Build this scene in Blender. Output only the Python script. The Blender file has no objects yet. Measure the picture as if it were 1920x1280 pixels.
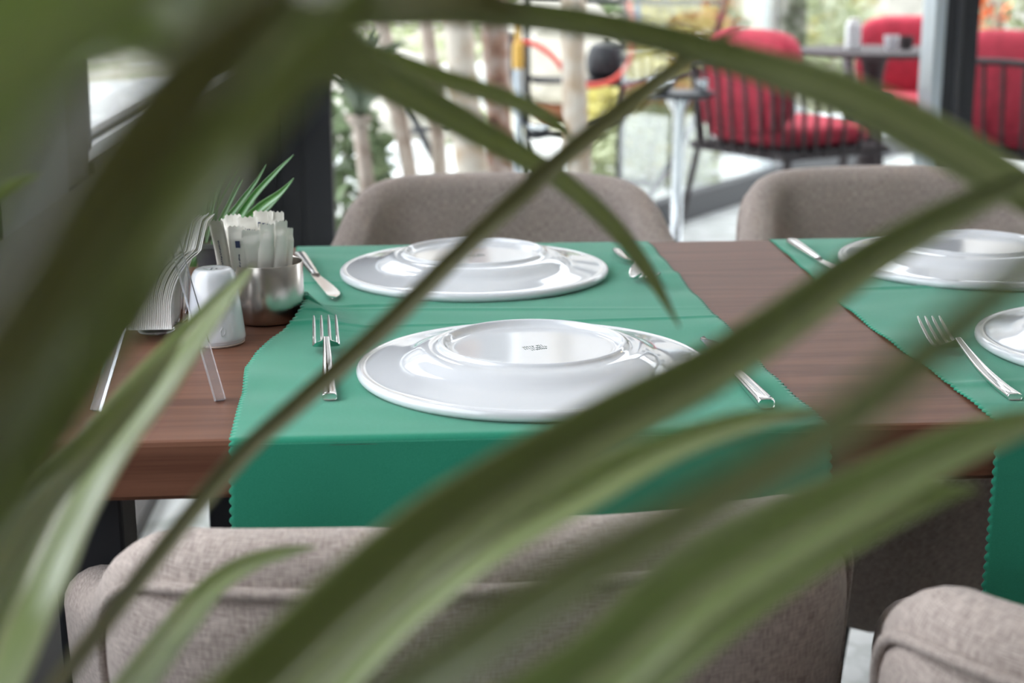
import bpy, bmesh, math, random
import numpy as np
from mathutils import Vector, Matrix
random.seed(7); rng = np.random.default_rng(7)
PI = math.pi
scene = bpy.context.scene
COL = scene.collection
# ------------------------------------------------------------------ camera, world, exposure
FPX, PITCH, YAW, ROLL = 2809.8, 0.2478, 0.0641, -0.0034
CAM = np.array([-0.0428, -1.0619, 1.0900])
Fw = np.array([math.sin(YAW)*math.cos(PITCH), math.cos(YAW)*math.cos(PITCH), -math.sin(PITCH)])
_r = np.cross(Fw, [0, 0, 1.0]); _r /= np.linalg.norm(_r); _u = np.cross(_r, Fw)
Rt = _r*math.cos(ROLL) + _u*math.sin(ROLL); Up = -_r*math.sin(ROLL) + _u*math.cos(ROLL)
cd = bpy.data.cameras.new('camera'); cam = bpy.data.objects.new('camera', cd); COL.objects.link(cam)
cd.sensor_width = 36; cd.lens = FPX*36/1920; cd.clip_start = 0.02; cd.clip_end = 300
M = Matrix(((Rt[0], Up[0], -Fw[0], CAM[0]), (Rt[1], Up[1], -Fw[1], CAM[1]), (Rt[2], Up[2], -Fw[2], CAM[2]), (0, 0, 0, 1)))
cam.matrix_world = M
cd.dof.use_dof = True; cd.dof.focus_distance = 1.27; cd.dof.aperture_fstop = 6.0
scene.camera = cam
w = bpy.data.worlds.new('world'); scene.world = w; w.use_nodes = True
bg = w.node_tree.nodes['Background']; bg.inputs[0].default_value = (0.93, 0.965, 1.0, 1); bg.inputs[1].default_value = 2.2
sun = bpy.data.lights.new('sun', 'SUN'); sun.energy = 1.2; sun.angle = math.radians(40); sun.color = (1, 0.97, 0.93)
so = bpy.data.objects.new('sun', sun); COL.objects.link(so); so.rotation_euler = (math.radians(38), 0, math.radians(-150))
scene.view_settings.view_transform = 'Standard'; scene.view_settings.look = 'None'
scene.view_settings.gamma = 1; scene.view_settings.use_curve_mapping = False
scene.view_settings.exposure = 0.95

def at(px, py, d):                     # point seen at this pixel, at this depth along the viewing axis
    return CAM + (Fw + Rt*(px-960)/FPX - Up*(py-640)/FPX)*d
def onz(px, py, z):                    # point seen at this pixel, lying on a level plane
    v = Fw + Rt*(px-960)/FPX - Up*(py-640)/FPX
    return CAM + v*((z-CAM[2])/v[2])
TZ = 0.75                              # table top

# ------------------------------------------------------------------ materials
def nodes(name):
    m = bpy.data.materials.new(name); m.use_nodes = True
    nt = m.node_tree; return m, nt, nt.nodes['Principled BSDF']
def setp(b, **k):
    for n, v in k.items():
        n = n.replace('_', ' ')
        if n in b.inputs: b.inputs[n].default_value = v
def plain(name, col, rough=0.5, metal=0.0, coat=0.0, spec=0.5, noise=0.0, nscale=40, bump=0.0):
    m, nt, b = nodes(name)
    setp(b, Base_Color=(*col, 1), Roughness=rough, Metallic=metal)
    b.inputs['Coat Weight'].default_value = coat; b.inputs['Specular IOR Level'].default_value = spec
    if noise or bump:
        tc = nt.nodes.new('ShaderNodeTexCoord'); n = nt.nodes.new('ShaderNodeTexNoise')
        n.inputs['Scale'].default_value = nscale; n.inputs['Detail'].default_value = 5
        nt.links.new(tc.outputs['Object'], n.inputs['Vector'])
        if noise:
            r = nt.nodes.new('ShaderNodeValToRGB')
            r.color_ramp.elements[0].position = 0.3; r.color_ramp.elements[1].position = 0.7
            r.color_ramp.elements[0].color = (*[c*(1-noise) for c in col], 1)
            r.color_ramp.elements[1].color = (*[min(1, c*(1+noise)) for c in col], 1)
            nt.links.new(n.outputs[0], r.inputs[0]); nt.links.new(r.outputs[0], b.inputs['Base Color'])
        if bump:
            bp = nt.nodes.new('ShaderNodeBump'); bp.inputs['Strength'].default_value = bump; bp.inputs['Distance'].default_value = 0.002
            nt.links.new(n.outputs[0], bp.inputs['Height']); nt.links.new(bp.outputs[0], b.inputs['Normal'])
    return m
def fabric(name, c0, c1, fx=70, fz=900, src='UV', rough=0.95, bump=0.5, mott=0.25, sheen=0.15):
    """woven cloth: slubby warp and weft threads"""
    m, nt, b = nodes(name); L = nt.links
    tc = nt.nodes.new('ShaderNodeTexCoord')
    def thread(sx, sy, sz):
        mp = nt.nodes.new('ShaderNodeMapping'); mp.inputs['Scale'].default_value = (sx, sy, sz)
        L.new(tc.outputs[src], mp.inputs[0])
        n = nt.nodes.new('ShaderNodeTexNoise'); n.inputs['Scale'].default_value = 1; n.inputs['Detail'].default_value = 2
        L.new(mp.outputs[0], n.inputs['Vector']); return n.outputs[0]
    a = thread(fx, fz, fx); c = thread(fz, fx, fz)
    ad = nt.nodes.new('ShaderNodeMath'); ad.operation = 'ADD'; L.new(a, ad.inputs[0]); L.new(c, ad.inputs[1])
    g = thread(6, 6, 6)
    mm = nt.nodes.new('ShaderNodeMath'); mm.operation = 'MULTIPLY_ADD'; L.new(g, mm.inputs[0]); mm.inputs[1].default_value = mott; L.new(ad.outputs[0], mm.inputs[2])
    r = nt.nodes.new('ShaderNodeValToRGB')
    r.color_ramp.elements[0].position = 0.80/1.6 + mott*0.15; r.color_ramp.elements[1].position = 1.22/1.6 + mott*0.33
    mu = nt.nodes.new('ShaderNodeMath'); mu.operation = 'MULTIPLY'; mu.inputs[1].default_value = 1/1.6; L.new(mm.outputs[0], mu.inputs[0])
    r.color_ramp.elements[0].color = (*c0, 1); r.color_ramp.elements[1].color = (*c1, 1)
    L.new(mu.outputs[0], r.inputs[0]); L.new(r.outputs[0], b.inputs['Base Color'])
    bp = nt.nodes.new('ShaderNodeBump'); bp.inputs['Strength'].default_value = bump; bp.inputs['Distance'].default_value = 0.0008
    L.new(ad.outputs[0], bp.inputs['Height']); L.new(bp.outputs[0], b.inputs['Normal'])
    setp(b, Roughness=rough); b.inputs['Sheen Weight'].default_value = sheen; b.inputs['Specular IOR Level'].default_value = 0.15
    return m
def wood(name, c0, c1, sc=(1.5, 26, 26), rough=0.42):
    m, nt, b = nodes(name); L = nt.links
    tc = nt.nodes.new('ShaderNodeTexCoord'); mp = nt.nodes.new('ShaderNodeMapping'); mp.inputs['Scale'].default_value = sc
    L.new(tc.outputs['Object'], mp.inputs[0])
    n = nt.nodes.new('ShaderNodeTexNoise'); n.inputs['Scale'].default_value = 1.6; n.inputs['Detail'].default_value = 8; n.inputs['Distortion'].default_value = 1.2
    L.new(mp.outputs[0], n.inputs['Vector'])
    mp2 = nt.nodes.new('ShaderNodeMapping'); mp2.inputs['Scale'].default_value = (sc[0]*6, sc[1]*16, sc[2]*16); L.new(tc.outputs['Object'], mp2.inputs[0])
    n2 = nt.nodes.new('ShaderNodeTexNoise'); n2.inputs['Scale'].default_value = 1.3; n2.inputs['Detail'].default_value = 3; L.new(mp2.outputs[0], n2.inputs['Vector'])
    ad = nt.nodes.new('ShaderNodeMath'); ad.operation = 'MULTIPLY_ADD'; L.new(n2.outputs[0], ad.inputs[0]); ad.inputs[1].default_value = 0.35; L.new(n.outputs[0], ad.inputs[2])
    r = nt.nodes.new('ShaderNodeValToRGB'); r.color_ramp.elements[0].position = 0.45; r.color_ramp.elements[1].position = 0.85
    r.color_ramp.elements[0].color = (*c0, 1); r.color_ramp.elements[1].color = (*c1, 1)
    L.new(ad.outputs[0], r.inputs[0]); L.new(r.outputs[0], b.inputs['Base Color'])
    bp = nt.nodes.new('ShaderNodeBump'); bp.inputs['Strength'].default_value = 0.12; bp.inputs['Distance'].default_value = 0.001
    L.new(n2.outputs[0], bp.inputs['Height']); L.new(bp.outputs[0], b.inputs['Normal'])
    setp(b, Roughness=rough); b.inputs['Specular IOR Level'].default_value = 0.13; return m
def leafmat(name, c0, c1, mid, rough=0.36, trans=0.35, midw=0.10):
    """long leaf: streaks along the blade, paler midrib and margins (UV x across, y along)"""
    m, nt, b = nodes(name); L = nt.links
    tc = nt.nodes.new('ShaderNodeTexCoord'); mp = nt.nodes.new('ShaderNodeMapping'); mp.inputs['Scale'].default_value = (14, 1.2, 1)
    L.new(tc.outputs['UV'], mp.inputs[0])
    n = nt.nodes.new('ShaderNodeTexNoise'); n.inputs['Scale'].default_value = 1.0; n.inputs['Detail'].default_value = 4; L.new(mp.outputs[0], n.inputs['Vector'])
    r = nt.nodes.new('ShaderNodeValToRGB'); r.color_ramp.elements[0].position = 0.32; r.color_ramp.elements[1].position = 0.68
    r.color_ramp.elements[0].color = (*c0, 1); r.color_ramp.elements[1].color = (*c1, 1); L.new(n.outputs[0], r.inputs[0])
    sp = nt.nodes.new('ShaderNodeSeparateXYZ'); L.new(tc.outputs['UV'], sp.inputs[0])
    s = nt.nodes.new('ShaderNodeMath'); s.operation = 'SUBTRACT'; s.inputs[1].default_value = 0.5; L.new(sp.outputs[0], s.inputs[0])
    a = nt.nodes.new('ShaderNodeMath'); a.operation = 'ABSOLUTE'; L.new(s.outputs[0], a.inputs[0])
    rr = nt.nodes.new('ShaderNodeValToRGB'); e = rr.color_ramp.elements
    e[0].position = 0.0; e[0].color = (0.7, 0.7, 0.7, 1); e[1].position = midw; e[1].color = (0, 0, 0, 1)
    e2 = rr.color_ramp.elements.new(0.44); e2.color = (0, 0, 0, 1); e3 = rr.color_ramp.elements.new(0.5); e3.color = (0.6, 0.6, 0.6, 1)
    L.new(a.outputs[0], rr.inputs[0])
    mx = nt.nodes.new('ShaderNodeMixRGB'); mx.inputs[2].default_value = (*mid, 1); L.new(rr.outputs[0], mx.inputs[0]); L.new(r.outputs[0], mx.inputs[1])
    L.new(mx.outputs[0], b.inputs['Base Color']); setp(b, Roughness=rough); b.inputs['Specular IOR Level'].default_value = 0.7; b.inputs['Coat Weight'].default_value = 0.9; b.inputs['Coat Roughness'].default_value = 0.20
    t = nt.nodes.new('ShaderNodeBsdfTranslucent'); L.new(mx.outputs[0], t.inputs[0])
    ms = nt.nodes.new('ShaderNodeMixShader'); ms.inputs[0].default_value = trans
    L.new(b.outputs[0], ms.inputs[1]); L.new(t.outputs[0], ms.inputs[2]); L.new(ms.outputs[0], nt.nodes['Material Output'].inputs[0])
    return m
def glass(name, tint=(0.96, 0.97, 0.975), refl=0.08):
    m, nt, b = nodes(name); L = nt.links
    nt.nodes.remove(b)
    t = nt.nodes.new('ShaderNodeBsdfTransparent'); t.inputs[0].default_value = (*tint, 1)
    g = nt.nodes.new('ShaderNodeBsdfGlossy'); g.inputs['Roughness'].default_value = 0.02
    fr = nt.nodes.new('ShaderNodeLayerWeight'); fr.inputs[0].default_value = 0.12
    mul = nt.nodes.new('ShaderNodeMath'); mul.operation = 'MULTIPLY'; mul.inputs[1].default_value = refl*6; L.new(fr.outputs['Fresnel'], mul.inputs[0])
    ms = nt.nodes.new('ShaderNodeMixShader'); L.new(mul.outputs[0], ms.inputs[0]); L.new(t.outputs[0], ms.inputs[1]); L.new(g.outputs[0], ms.inputs[2])
    L.new(ms.outputs[0], nt.nodes['Material Output'].inputs[0]); return m
def bark(name, c0, c1, c2, sc=9, lo=0.42, hi=0.62):
    m, nt, b = nodes(name); L = nt.links
    tc = nt.nodes.new('ShaderNodeTexCoord'); n = nt.nodes.new('ShaderNodeTexNoise'); n.inputs['Scale'].default_value = sc; n.inputs['Detail'].default_value = 6
    L.new(tc.outputs['Object'], n.inputs['Vector'])
    r = nt.nodes.new('ShaderNodeValToRGB'); e = r.color_ramp.elements
    e[0].position = lo; e[0].color = (*c0, 1); e[1].position = hi; e[1].color = (*c1, 1); e2 = e.new(hi+0.1); e2.color = (*c2, 1)
    L.new(n.outputs[0], r.inputs[0]); L.new(r.outputs[0], b.inputs['Base Color']); setp(b, Roughness=0.85)
    bp = nt.nodes.new('ShaderNodeBump'); bp.inputs['Strength'].default_value = 0.4; bp.inputs['Distance'].default_value = 0.01
    L.new(n.outputs[0], bp.inputs['Height']); L.new(bp.outputs[0], b.inputs['Normal']); return m

MT = {}
MT['wood'] = wood('walnut_wood', (0.112, 0.047, 0.029), (0.182, 0.083, 0.052))
MT['green'] = fabric('green_twill', (0.020, 0.238, 0.142), (0.029, 0.282, 0.178), fx=1300, fz=2600, src='Object', bump=0.12, mott=0.12, sheen=0.28)
MT['linen'] = fabric('beige_linen', (0.225, 0.178, 0.160), (0.53, 0.450, 0.412), fx=110, fz=1050, src='UV', bump=0.8, mott=0.35)
MT['porcelain'] = plain('white_porcelain', (0.665, 0.675, 0.71), rough=0.10, coat=0.6, spec=0.55)
MT['stamp'] = plain('green_grey_ink', (0.08, 0.12, 0.10), rough=0.6)
MT['steel'] = plain('polished_steel', (0.78, 0.76, 0.75), rough=0.10, metal=1.0)
MT['chrome'] = plain('chrome', (0.80, 0.83, 0.86), rough=0.08, metal=1.0)
MT['paper'] = plain('white_paper', (0.80, 0.775, 0.71), rough=0.75, noise=0.03, nscale=60)
MT['napkin'] = plain('white_tissue', (0.86, 0.85, 0.83), rough=0.9)
MT['ink'] = plain('navy_ink', (0.035, 0.055, 0.13), rough=0.6)
MT['black'] = plain('black_metal', (0.020, 0.022, 0.027), rough=0.42, spec=0.4)
MT['dark'] = plain('charcoal_metal', (0.035, 0.036, 0.042), rough=0.5)
MT['alu'] = plain('pale_aluminium', (0.55, 0.62, 0.68), rough=0.35, metal=0.7)
MT['wallpaint'] = plain('dark_umber_paint', (0.040, 0.034, 0.031), rough=0.6)
MT['white'] = plain('white_paint', (0.78, 0.80, 0.82), rough=0.5)
MT['ceil'] = plain('ceiling_paint', (0.80, 0.79, 0.78), rough=0.8)
MT['innerwall'] = plain('warm_grey_plaster', (0.45, 0.42, 0.40), rough=0.9, noise=0.06, nscale=6)
MT['glass'] = glass('window_glass')
MT['acrylic'] = plain('clear_acrylic', (0.93, 0.95, 1.0), rough=0.04); 
_b = MT['acrylic'].node_tree.nodes['Principled BSDF']; _b.inputs['Transmission Weight'].default_value = 0.9; _b.inputs['IOR'].default_value = 1.42
MT['leaf'] = leafmat('dracaena_leaf', (0.215, 0.250, 0.090), (0.300, 0.340, 0.145), (0.48, 0.48, 0.26), rough=0.34, trans=0.55)
MT['leaf2'] = leafmat('dracaena_leaf_light', (0.31, 0.385, 0.150), (0.44, 0.52, 0.24), (0.60, 0.59, 0.36), rough=0.30, trans=0.52)
MT['leaf3'] = leafmat('dracaena_leaf_old', (0.155, 0.150, 0.045), (0.220, 0.210, 0.072), (0.30, 0.29, 0.13), rough=0.40, trans=0.45)
MT['herb'] = leafmat('herb_leaf', (0.055, 0.21, 0.045), (0.10, 0.34, 0.080), (0.30, 0.50, 0.24), rough=0.25, trans=0.3)
MT['palm'] = leafmat('yucca_leaf', (0.085, 0.130, 0.075), (0.15, 0.21, 0.12), (0.22, 0.30, 0.18), rough=0.4, trans=0.25)
MT['bark_white'] = bark('pale_peeling_bark', (0.62, 0.56, 0.48), (0.48, 0.36, 0.25), (0.20, 0.10, 0.06))
MT['bark_red'] = bark('red_brown_bark', (0.50, 0.42, 0.38), (0.30, 0.17, 0.12), (0.10, 0.04, 0.03), lo=0.38, hi=0.55)
MT['bark_grey'] = bark('grey_tan_bark', (0.40, 0.34, 0.29), (0.28, 0.22, 0.18), (0.18, 0.13, 0.10))
MT['red'] = plain('crimson_fabric', (0.42, 0.028, 0.055), rough=0.85, noise=0.15, nscale=25)
MT['orangewood'] = plain('orange_brown_wood', (0.36, 0.13, 0.065), rough=0.5, noise=0.15, nscale=12)
MT['rope'] = plain('dark_rope', (0.055, 0.045, 0.048), rough=0.8)
MT['hose'] = plain('red_rubber', (0.62, 0.055, 0.035), rough=0.45)
MT['yellow'] = plain('ochre_plastic', (0.60, 0.36, 0.07), rough=0.5)
MT['terracotta'] = plain('terracotta', (0.48, 0.20, 0.10), rough=0.85, noise=0.12)
MT['blue'] = plain('blue_plastic', (0.03, 0.18, 0.55), rough=0.4)
MT['stone'] = plain('pale_stone', (0.55, 0.52, 0.46), rough=0.9, noise=0.2, nscale=4)
MT['housewall'] = plain('house_render', (0.40, 0.38, 0.37), rough=0.9, noise=0.08, nscale=1.5)
MT['darkglass'] = plain('dark_pane', (0.05, 0.06, 0.07), rough=0.1)
MT['soil'] = plain('dark_soil', (0.045, 0.032, 0.022), rough=1, noise=0.3)
MT['bush_y'] = plain('yellow_leaves', (0.50, 0.45, 0.15), rough=0.6, noise=0.35, nscale=3)
MT['bush_g'] = plain('green_leaves', (0.20, 0.27, 0.14), rough=0.6, noise=0.35, nscale=3)
MT['bush_o'] = plain('orange_petals', (0.75, 0.16, 0.03), rough=0.6, noise=0.2, nscale=5)
MT['bush_l'] = plain('pale_green_leaves', (0.40, 0.44, 0.26), rough=0.6, noise=0.3, nscale=3)
def tilefloor():
    m, nt, b = nodes('white_veined_tile'); L = nt.links
    tc = nt.nodes.new('ShaderNodeTexCoord')
    n = nt.nodes.new('ShaderNodeTexNoise'); n.inputs['Scale'].default_value = 2.3; n.inputs['Detail'].default_value = 6; n.inputs['Distortion'].default_value = 2.5
    L.new(tc.outputs['Object'], n.inputs['Vector'])
    r = nt.nodes.new('ShaderNodeValToRGB'); e = r.color_ramp.elements
    e[0].position = 0.44; e[0].color = (0.74, 0.76, 0.75, 1); e[1].position = 0.56; e[1].color = (0.74, 0.76, 0.75, 1)
    e2 = e.new(0.50); e2.color = (0.52, 0.55, 0.52, 1)
    L.new(n.outputs[0], r.inputs[0]); L.new(r.outputs[0], b.inputs['Base Color']); setp(b, Roughness=0.22); return m
MT['tile'] = tilefloor()
def groundmat():
    m, nt, b = nodes('garden_ground'); L = nt.links
    tc = nt.nodes.new('ShaderNodeTexCoord')
    n = nt.nodes.new('ShaderNodeTexNoise'); n.inputs['Scale'].default_value = 0.9; n.inputs['Detail'].default_value = 8; L.new(tc.outputs['Object'], n.inputs['Vector'])
    r = nt.nodes.new('ShaderNodeValToRGB'); e = r.color_ramp.elements
    e[0].position = 0.38; e[0].color = (0.34, 0.37, 0.25, 1); e[1].position = 0.64; e[1].color = (0.60, 0.60, 0.55, 1)
    e2 = e.new(0.5); e2.color = (0.50, 0.47, 0.38, 1)
    L.new(n.outputs[0], r.inputs[0]); L.new(r.outputs[0], b.inputs['Base Color']); setp(b, Roughness=0.95); return m
MT['ground'] = groundmat()
def cupsteel():
    m, nt, b = nodes('brushed_steel'); L = nt.links
    tc = nt.nodes.new('ShaderNodeTexCoord'); mp = nt.nodes.new('ShaderNodeMapping'); mp.inputs['Scale'].default_value = (90, 90, 4); L.new(tc.outputs['Object'], mp.inputs[0])
    n = nt.nodes.new('ShaderNodeTexNoise'); n.inputs['Scale'].default_value = 6; n.inputs['Detail'].default_value = 3; L.new(mp.outputs[0], n.inputs['Vector'])
    r = nt.nodes.new('ShaderNodeMapRange'); r.inputs[3].default_value = 0.21; r.inputs[4].default_value = 0.28; L.new(n.outputs[0], r.inputs[0]); L.new(r.outputs[0], b.inputs['Roughness'])
    setp(b, Base_Color=(0.62, 0.58, 0.54, 1), Metallic=1.0); return m
MT['brushed'] = cupsteel()

# ------------------------------------------------------------------ mesh helpers
def obj(name, verts, faces, mat, parent=None, smooth=False, uv=None, sharp=None):
    me = bpy.data.meshes.new(name); me.from_pydata([tuple(map(float, v)) for v in verts], [], [tuple(map(int, f)) for f in faces])
    if uv is not None:
        lay = me.uv_layers.new(name='UVMap'); li = np.empty(len(me.loops), dtype=np.int32); me.loops.foreach_get('vertex_index', li)
        lay.data.foreach_set('uv', np.asarray(uv, dtype=np.float32)[li].ravel())
    if smooth: me.polygons.foreach_set('use_smooth', [True]*len(me.polygons))
    if isinstance(mat, str): mat = MT[mat]
    me.materials.append(mat); me.update()
    if smooth and sharp: me.set_sharp_from_angle(angle=math.radians(sharp))
    o = bpy.data.objects.new(name, me); COL.objects.link(o)
    if parent: o.parent = parent
    return o
def empty(name, loc=(0, 0, 0), rz=0.0):
    o = bpy.data.objects.new(name, None); COL.objects.link(o); o.location = tuple(map(float, loc)); o.rotation_euler = (0, 0, rz)
    o.empty_display_size = 0.05; return o
def tag(o, label, cat, group=None, kind=None):
    o['label'] = label; o['category'] = cat
    if group: o['group'] = group
    if kind: o['kind'] = kind
    return o
def structure(o, label=None):
    o['kind'] = 'structure'
    if label: o['label'] = label
    return o
class MB:
    def __init__(s): s.v = []; s.f = []; s.uv = []
    def add(s, v, f, uv=None):
        n = len(s.v); s.v += [tuple(p) for p in v]; s.f += [tuple(i+n for i in q) for q in f]
        s.uv += list(uv) if uv is not None else [(0, 0)]*len(v)
    def box(s, c, d, M=None, bev=0.0):
        bm = bmesh.new(); bmesh.ops.create_cube(bm, size=1)
        for v in bm.verts: v.co = Vector((v.co.x*d[0], v.co.y*d[1], v.co.z*d[2]))
        if bev: bmesh.ops.bevel(bm, geom=bm.edges[:], offset=bev, segments=2, affect='EDGES', profile=0.5)
        bm.verts.index_update()
        vs = [(M @ v.co if M else v.co) + Vector(c) for v in bm.verts]
        s.add([tuple(v) for v in vs], [[v.index for v in f.verts] for f in bm.faces], [(v[0], v[2]) for v in vs]); bm.free(); return s
    def tube(s, pts, rad, n=8, cap=True):
        P = [np.array(p, float) for p in pts]; m = len(P)
        R = rad if hasattr(rad, '__len__') else [rad]*m
        T = [P[min(i+1, m-1)]-P[max(i-1, 0)] for i in range(m)]; T = [t/max(np.linalg.norm(t), 1e-9) for t in T]
        a = np.array([0, 0, 1.0]) if abs(T[0][2]) < 0.9 else np.array([1.0, 0, 0])
        v = []; uv = []; dist = 0
        for i in range(m):
            a = a-T[i]*a.dot(T[i]); a /= np.linalg.norm(a); b = np.cross(T[i], a)
            if i: dist += np.linalg.norm(P[i]-P[i-1])
            for k in range(n):
                t = 2*PI*k/n; v.append(P[i]+R[i]*(math.cos(t)*a+math.sin(t)*b)); uv.append((t*R[i], dist))
        f = [(i*n+k, i*n+(k+1) % n, (i+1)*n+(k+1) % n, (i+1)*n+k) for i in range(m-1) for k in range(n)]
        if cap: f += [tuple(range(n))[::-1], tuple(range((m-1)*n, m*n))]
        s.add(v, f, uv); return s
    def lathe(s, prof, n=48, c=(0, 0, 0), sx=1, sy=1):
        v = []; m = len(prof)
        for (r, z) in prof:
            for k in range(n):
                t = 2*PI*k/n; v.append((c[0]+r*sx*math.cos(t), c[1]+r*sy*math.sin(t), c[2]+z))
        f = [(i*n+k, i*n+(k+1) % n, (i+1)*n+(k+1) % n, (i+1)*n+k) for i in range(m-1) for k in range(n)]
        s.add(v, f); return s
    def build(s, name, mat, parent=None, smooth=False, sharp=None):
        return obj(name, s.v, s.f, mat, parent, smooth, s.uv, sharp)
def cr(P, n):                           # Catmull-Rom through rows of P, n samples in all
    P = np.array(P, float); m = len(P); out = []
    for t in np.linspace(0, m-1, n):
        i = min(int(t), m-2); u = t-i
        p0 = P[max(i-1, 0)]; p1 = P[i]; p2 = P[i+1]; p3 = P[min(i+2, m-1)]
        out.append(0.5*((2*p1)+(-p0+p2)*u+(2*p0-5*p1+4*p2-p3)*u*u+(-p0+3*p1-3*p2+p3)*u**3))
    return np.array(out)
def fillet(prof, r=0.3, n=3):           # soften the corners of a lathe profile
    P = [np.array(p, float) for p in prof]; out = [P[0]]
    for i in range(1, len(P)-1):
        a = P[i]+(P[i-1]-P[i])*r; b = P[i]+(P[i+1]-P[i])*r
        for k in range(n+1):
            t = k/n; out.append((1-t)**2*a+2*t*(1-t)*P[i]+t*t*b)
    return out+[P[-1]]
def copy_tree(o, parent=None):
    c = o.copy(); COL.objects.link(c)
    if parent: c.parent = parent
    for ch in [x for x in bpy.data.objects if x.parent == o]: copy_tree(ch, c)
    return c

# ------------------------------------------------------------------ the room
WX, WY = -0.594, 4.24                   # inner faces of the left wall and the glazed back wall
def slab(name, x0, x1, y0, y1, z0, z1, mat, parent=None):
    return MB().box(((x0+x1)/2, (y0+y1)/2, (z0+z1)/2), (x1-x0, y1-y0, z1-z0)).build(name, mat, parent)
structure(slab('floor', -0.75, 9.0, -4.2, 8.6, -0.10, 0.0, 'tile'))
structure(slab('ceiling', -0.8, 7.2, -4.2, WY+0.2, 2.9, 3.05, 'ceil'))
structure(slab('wall_right', 7.0, 7.2, -4.2, WY, 0.0, 2.9, 'innerwall'))
structure(slab('wall_rear', -0.8, 7.2, -4.2, -4.0, 0.0, 2.9, 'innerwall'))
wl = empty('wall_left', (WX-0.08, 0, 0)); structure(wl)
def lw(name, y0, y1, z0, z1, mat, x0=-0.08, x1=0.08): return slab(name, x0, x1, y0, y1, z0, z1, mat, wl)
lw('lower_wall', -4.0, 1.57, 0, 0.735, 'wallpaint'); lw('lower_wall', 3.86, WY, 0, 0.735, 'wallpaint'); lw('mid_rail', 1.57, 3.86, 0.34, 0.755, 'wallpaint', x0=0.0); lw('bottom_rail', 1.57, 3.86, 0.0, 0.04, 'wallpaint', x0=0.0); lw('lower_pane', 1.57, 3.86, 0.04, 0.34, 'glass', x0=0.036, x1=0.044)
lw('upper_wall', -4.0, WY, 2.62, 2.9, 'wallpaint')
lw('pier', 0.95, 1.36, 0.735, 2.62, 'dark'); lw('pier', 1.362, 1.57, 0.735, 2.62, 'wallpaint', x1=0.07)
lw('pier', -4.0, -0.95, 0.735, 2.62, 'innerwall'); lw('pier', 3.86, WY, 0.735, 2.62, 'dark')
for i, (y0, y1) in enumerate([(1.57, 3.86), (-0.95, 0.95)]):
    wd = structure(empty(f'window_{i+1}', (WX-0.04, (y0+y1)/2, 0)))
    h = (y1-y0)/2
    def wb(n, a, b, z0, z1, mat, x0=-0.03, x1=0.03): return slab(n, x0, x1, a, b, z0, z1, mat, wd)
    wb('frame_rail', -h, h, 0.756, 0.780, 'dark' if i else 'white', -0.03, 0.03); wb('frame_rail', -h, h, 2.58, 2.62, 'dark')
    wb('frame_stile', -h, -h+0.03, 0.775, 2.58, 'dark'); wb('frame_stile', h-0.055, h-0.005, 0.775, 2.58, 'white')
    wb('glazing_bead', -h+0.03, h-0.06, 0.781, 0.789, 'dark', -0.015, 0.012)
    wb('pane', -h+0.03, h-0.055, 0.79, 2.58, 'glass', -0.004, 0.004)
    wb('sill', -h, h, 0.70, 0.733, 'white', -0.26, -0.121)
# glazed back wall: posts and panes
pc0 = at(480, 300, 5.3)[0]; pc1 = at(626, 300, 5.3)[0]; pr0 = at(1741, 160, 5.3)[0]; pr1 = at(1830, 160, 5.3)[0]
wb_ = structure(empty('wall_back', (0, WY, 0)))
def bw(name, x0, x1, z0, z1, mat, y0=-0.06, y1=0.06): return slab(name, x0, x1, y0, y1, z0, z1, mat, wb_)
bw('post', WX, WX+0.075, 0, 2.9, 'black'); bw('post', WX+0.078, pc0+0.17, 0, 2.9, 'black', -0.045, 0.045); bw('post', pc0+0.173, pc1, 0, 2.9, 'black')
bw('post_trim', pr0, pr0+0.040, 0, 2.9, 'alu', -0.07, 0.06); bw('post', pr0+0.041, pr0+0.085, 0, 2.9, 'black')
bw('post_trim', pr0+0.085, pr0+0.105, 0, 2.9, 'dark', -0.068, 0.04); bw('post', pr0+0.106, pr1, 0, 2.9, 'black', -0.05, 0.06)
bw('post', 4.1, 4.22, 0, 2.9, 'black'); bw('post', 6.85, 7.0, 0, 2.9, 'black')
bw('head_rail', WX, 7.0, 2.78, 2.9, 'black'); bw('bottom_rail', pc1, 7.0, 0, 0.05, 'black')
for a, b in ((pc1, pr0), (pr1, 4.1), (4.22, 6.85)): bw('pane', a, b, 0.05, 2.78, 'glass', -0.005, 0.005)

# ------------------------------------------------------------------ table
TW, TX0, TX1 = 0.7748, -0.336, 1.42
tb = tag(empty('dining_table', (0, 0, 0)), 'brown wooden dining table with black legs under two green runners', 'table')
bm = bmesh.new()
def rrect(x0, x1, y0, y1, r, n=6):
    out = []
    for (cx, cy, a0) in ((x1-r, y1-r, 0), (x0+r, y1-r, PI/2), (x0+r, y0+r, PI), (x1-r, y0+r, 1.5*PI)):
        for k in range(n+1): out.append((cx+r*math.cos(a0+PI/2*k/n), cy+r*math.sin(a0+PI/2*k/n)))
    return out
rings = []
for (ins, z) in ((0.004, TZ-0.046), (0, TZ-0.042), (0, TZ-0.004), (0.0015, TZ-0.001), (0.004, TZ)):
    rings.append([bm.verts.new((x, y, z)) for x, y in rrect(TX0+ins, TX1-ins, ins, TW-ins, 0.016)])
nn = len(rings[0])
for a, b in zip(rings[:-1], rings[1:]):
    for k in range(nn): bm.faces.new((a[k], a[(k+1) % nn], b[(k+1) % nn], b[k]))
bm.faces.new(rings[-1]); bm.faces.new(rings[0][::-1])
me = bpy.data.meshes.new('table_top'); bm.to_mesh(me); bm.free(); me.materials.append(MT['wood'])
o = bpy.data.objects.new('table_top', me); COL.objects.link(o); o.parent = tb
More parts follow.
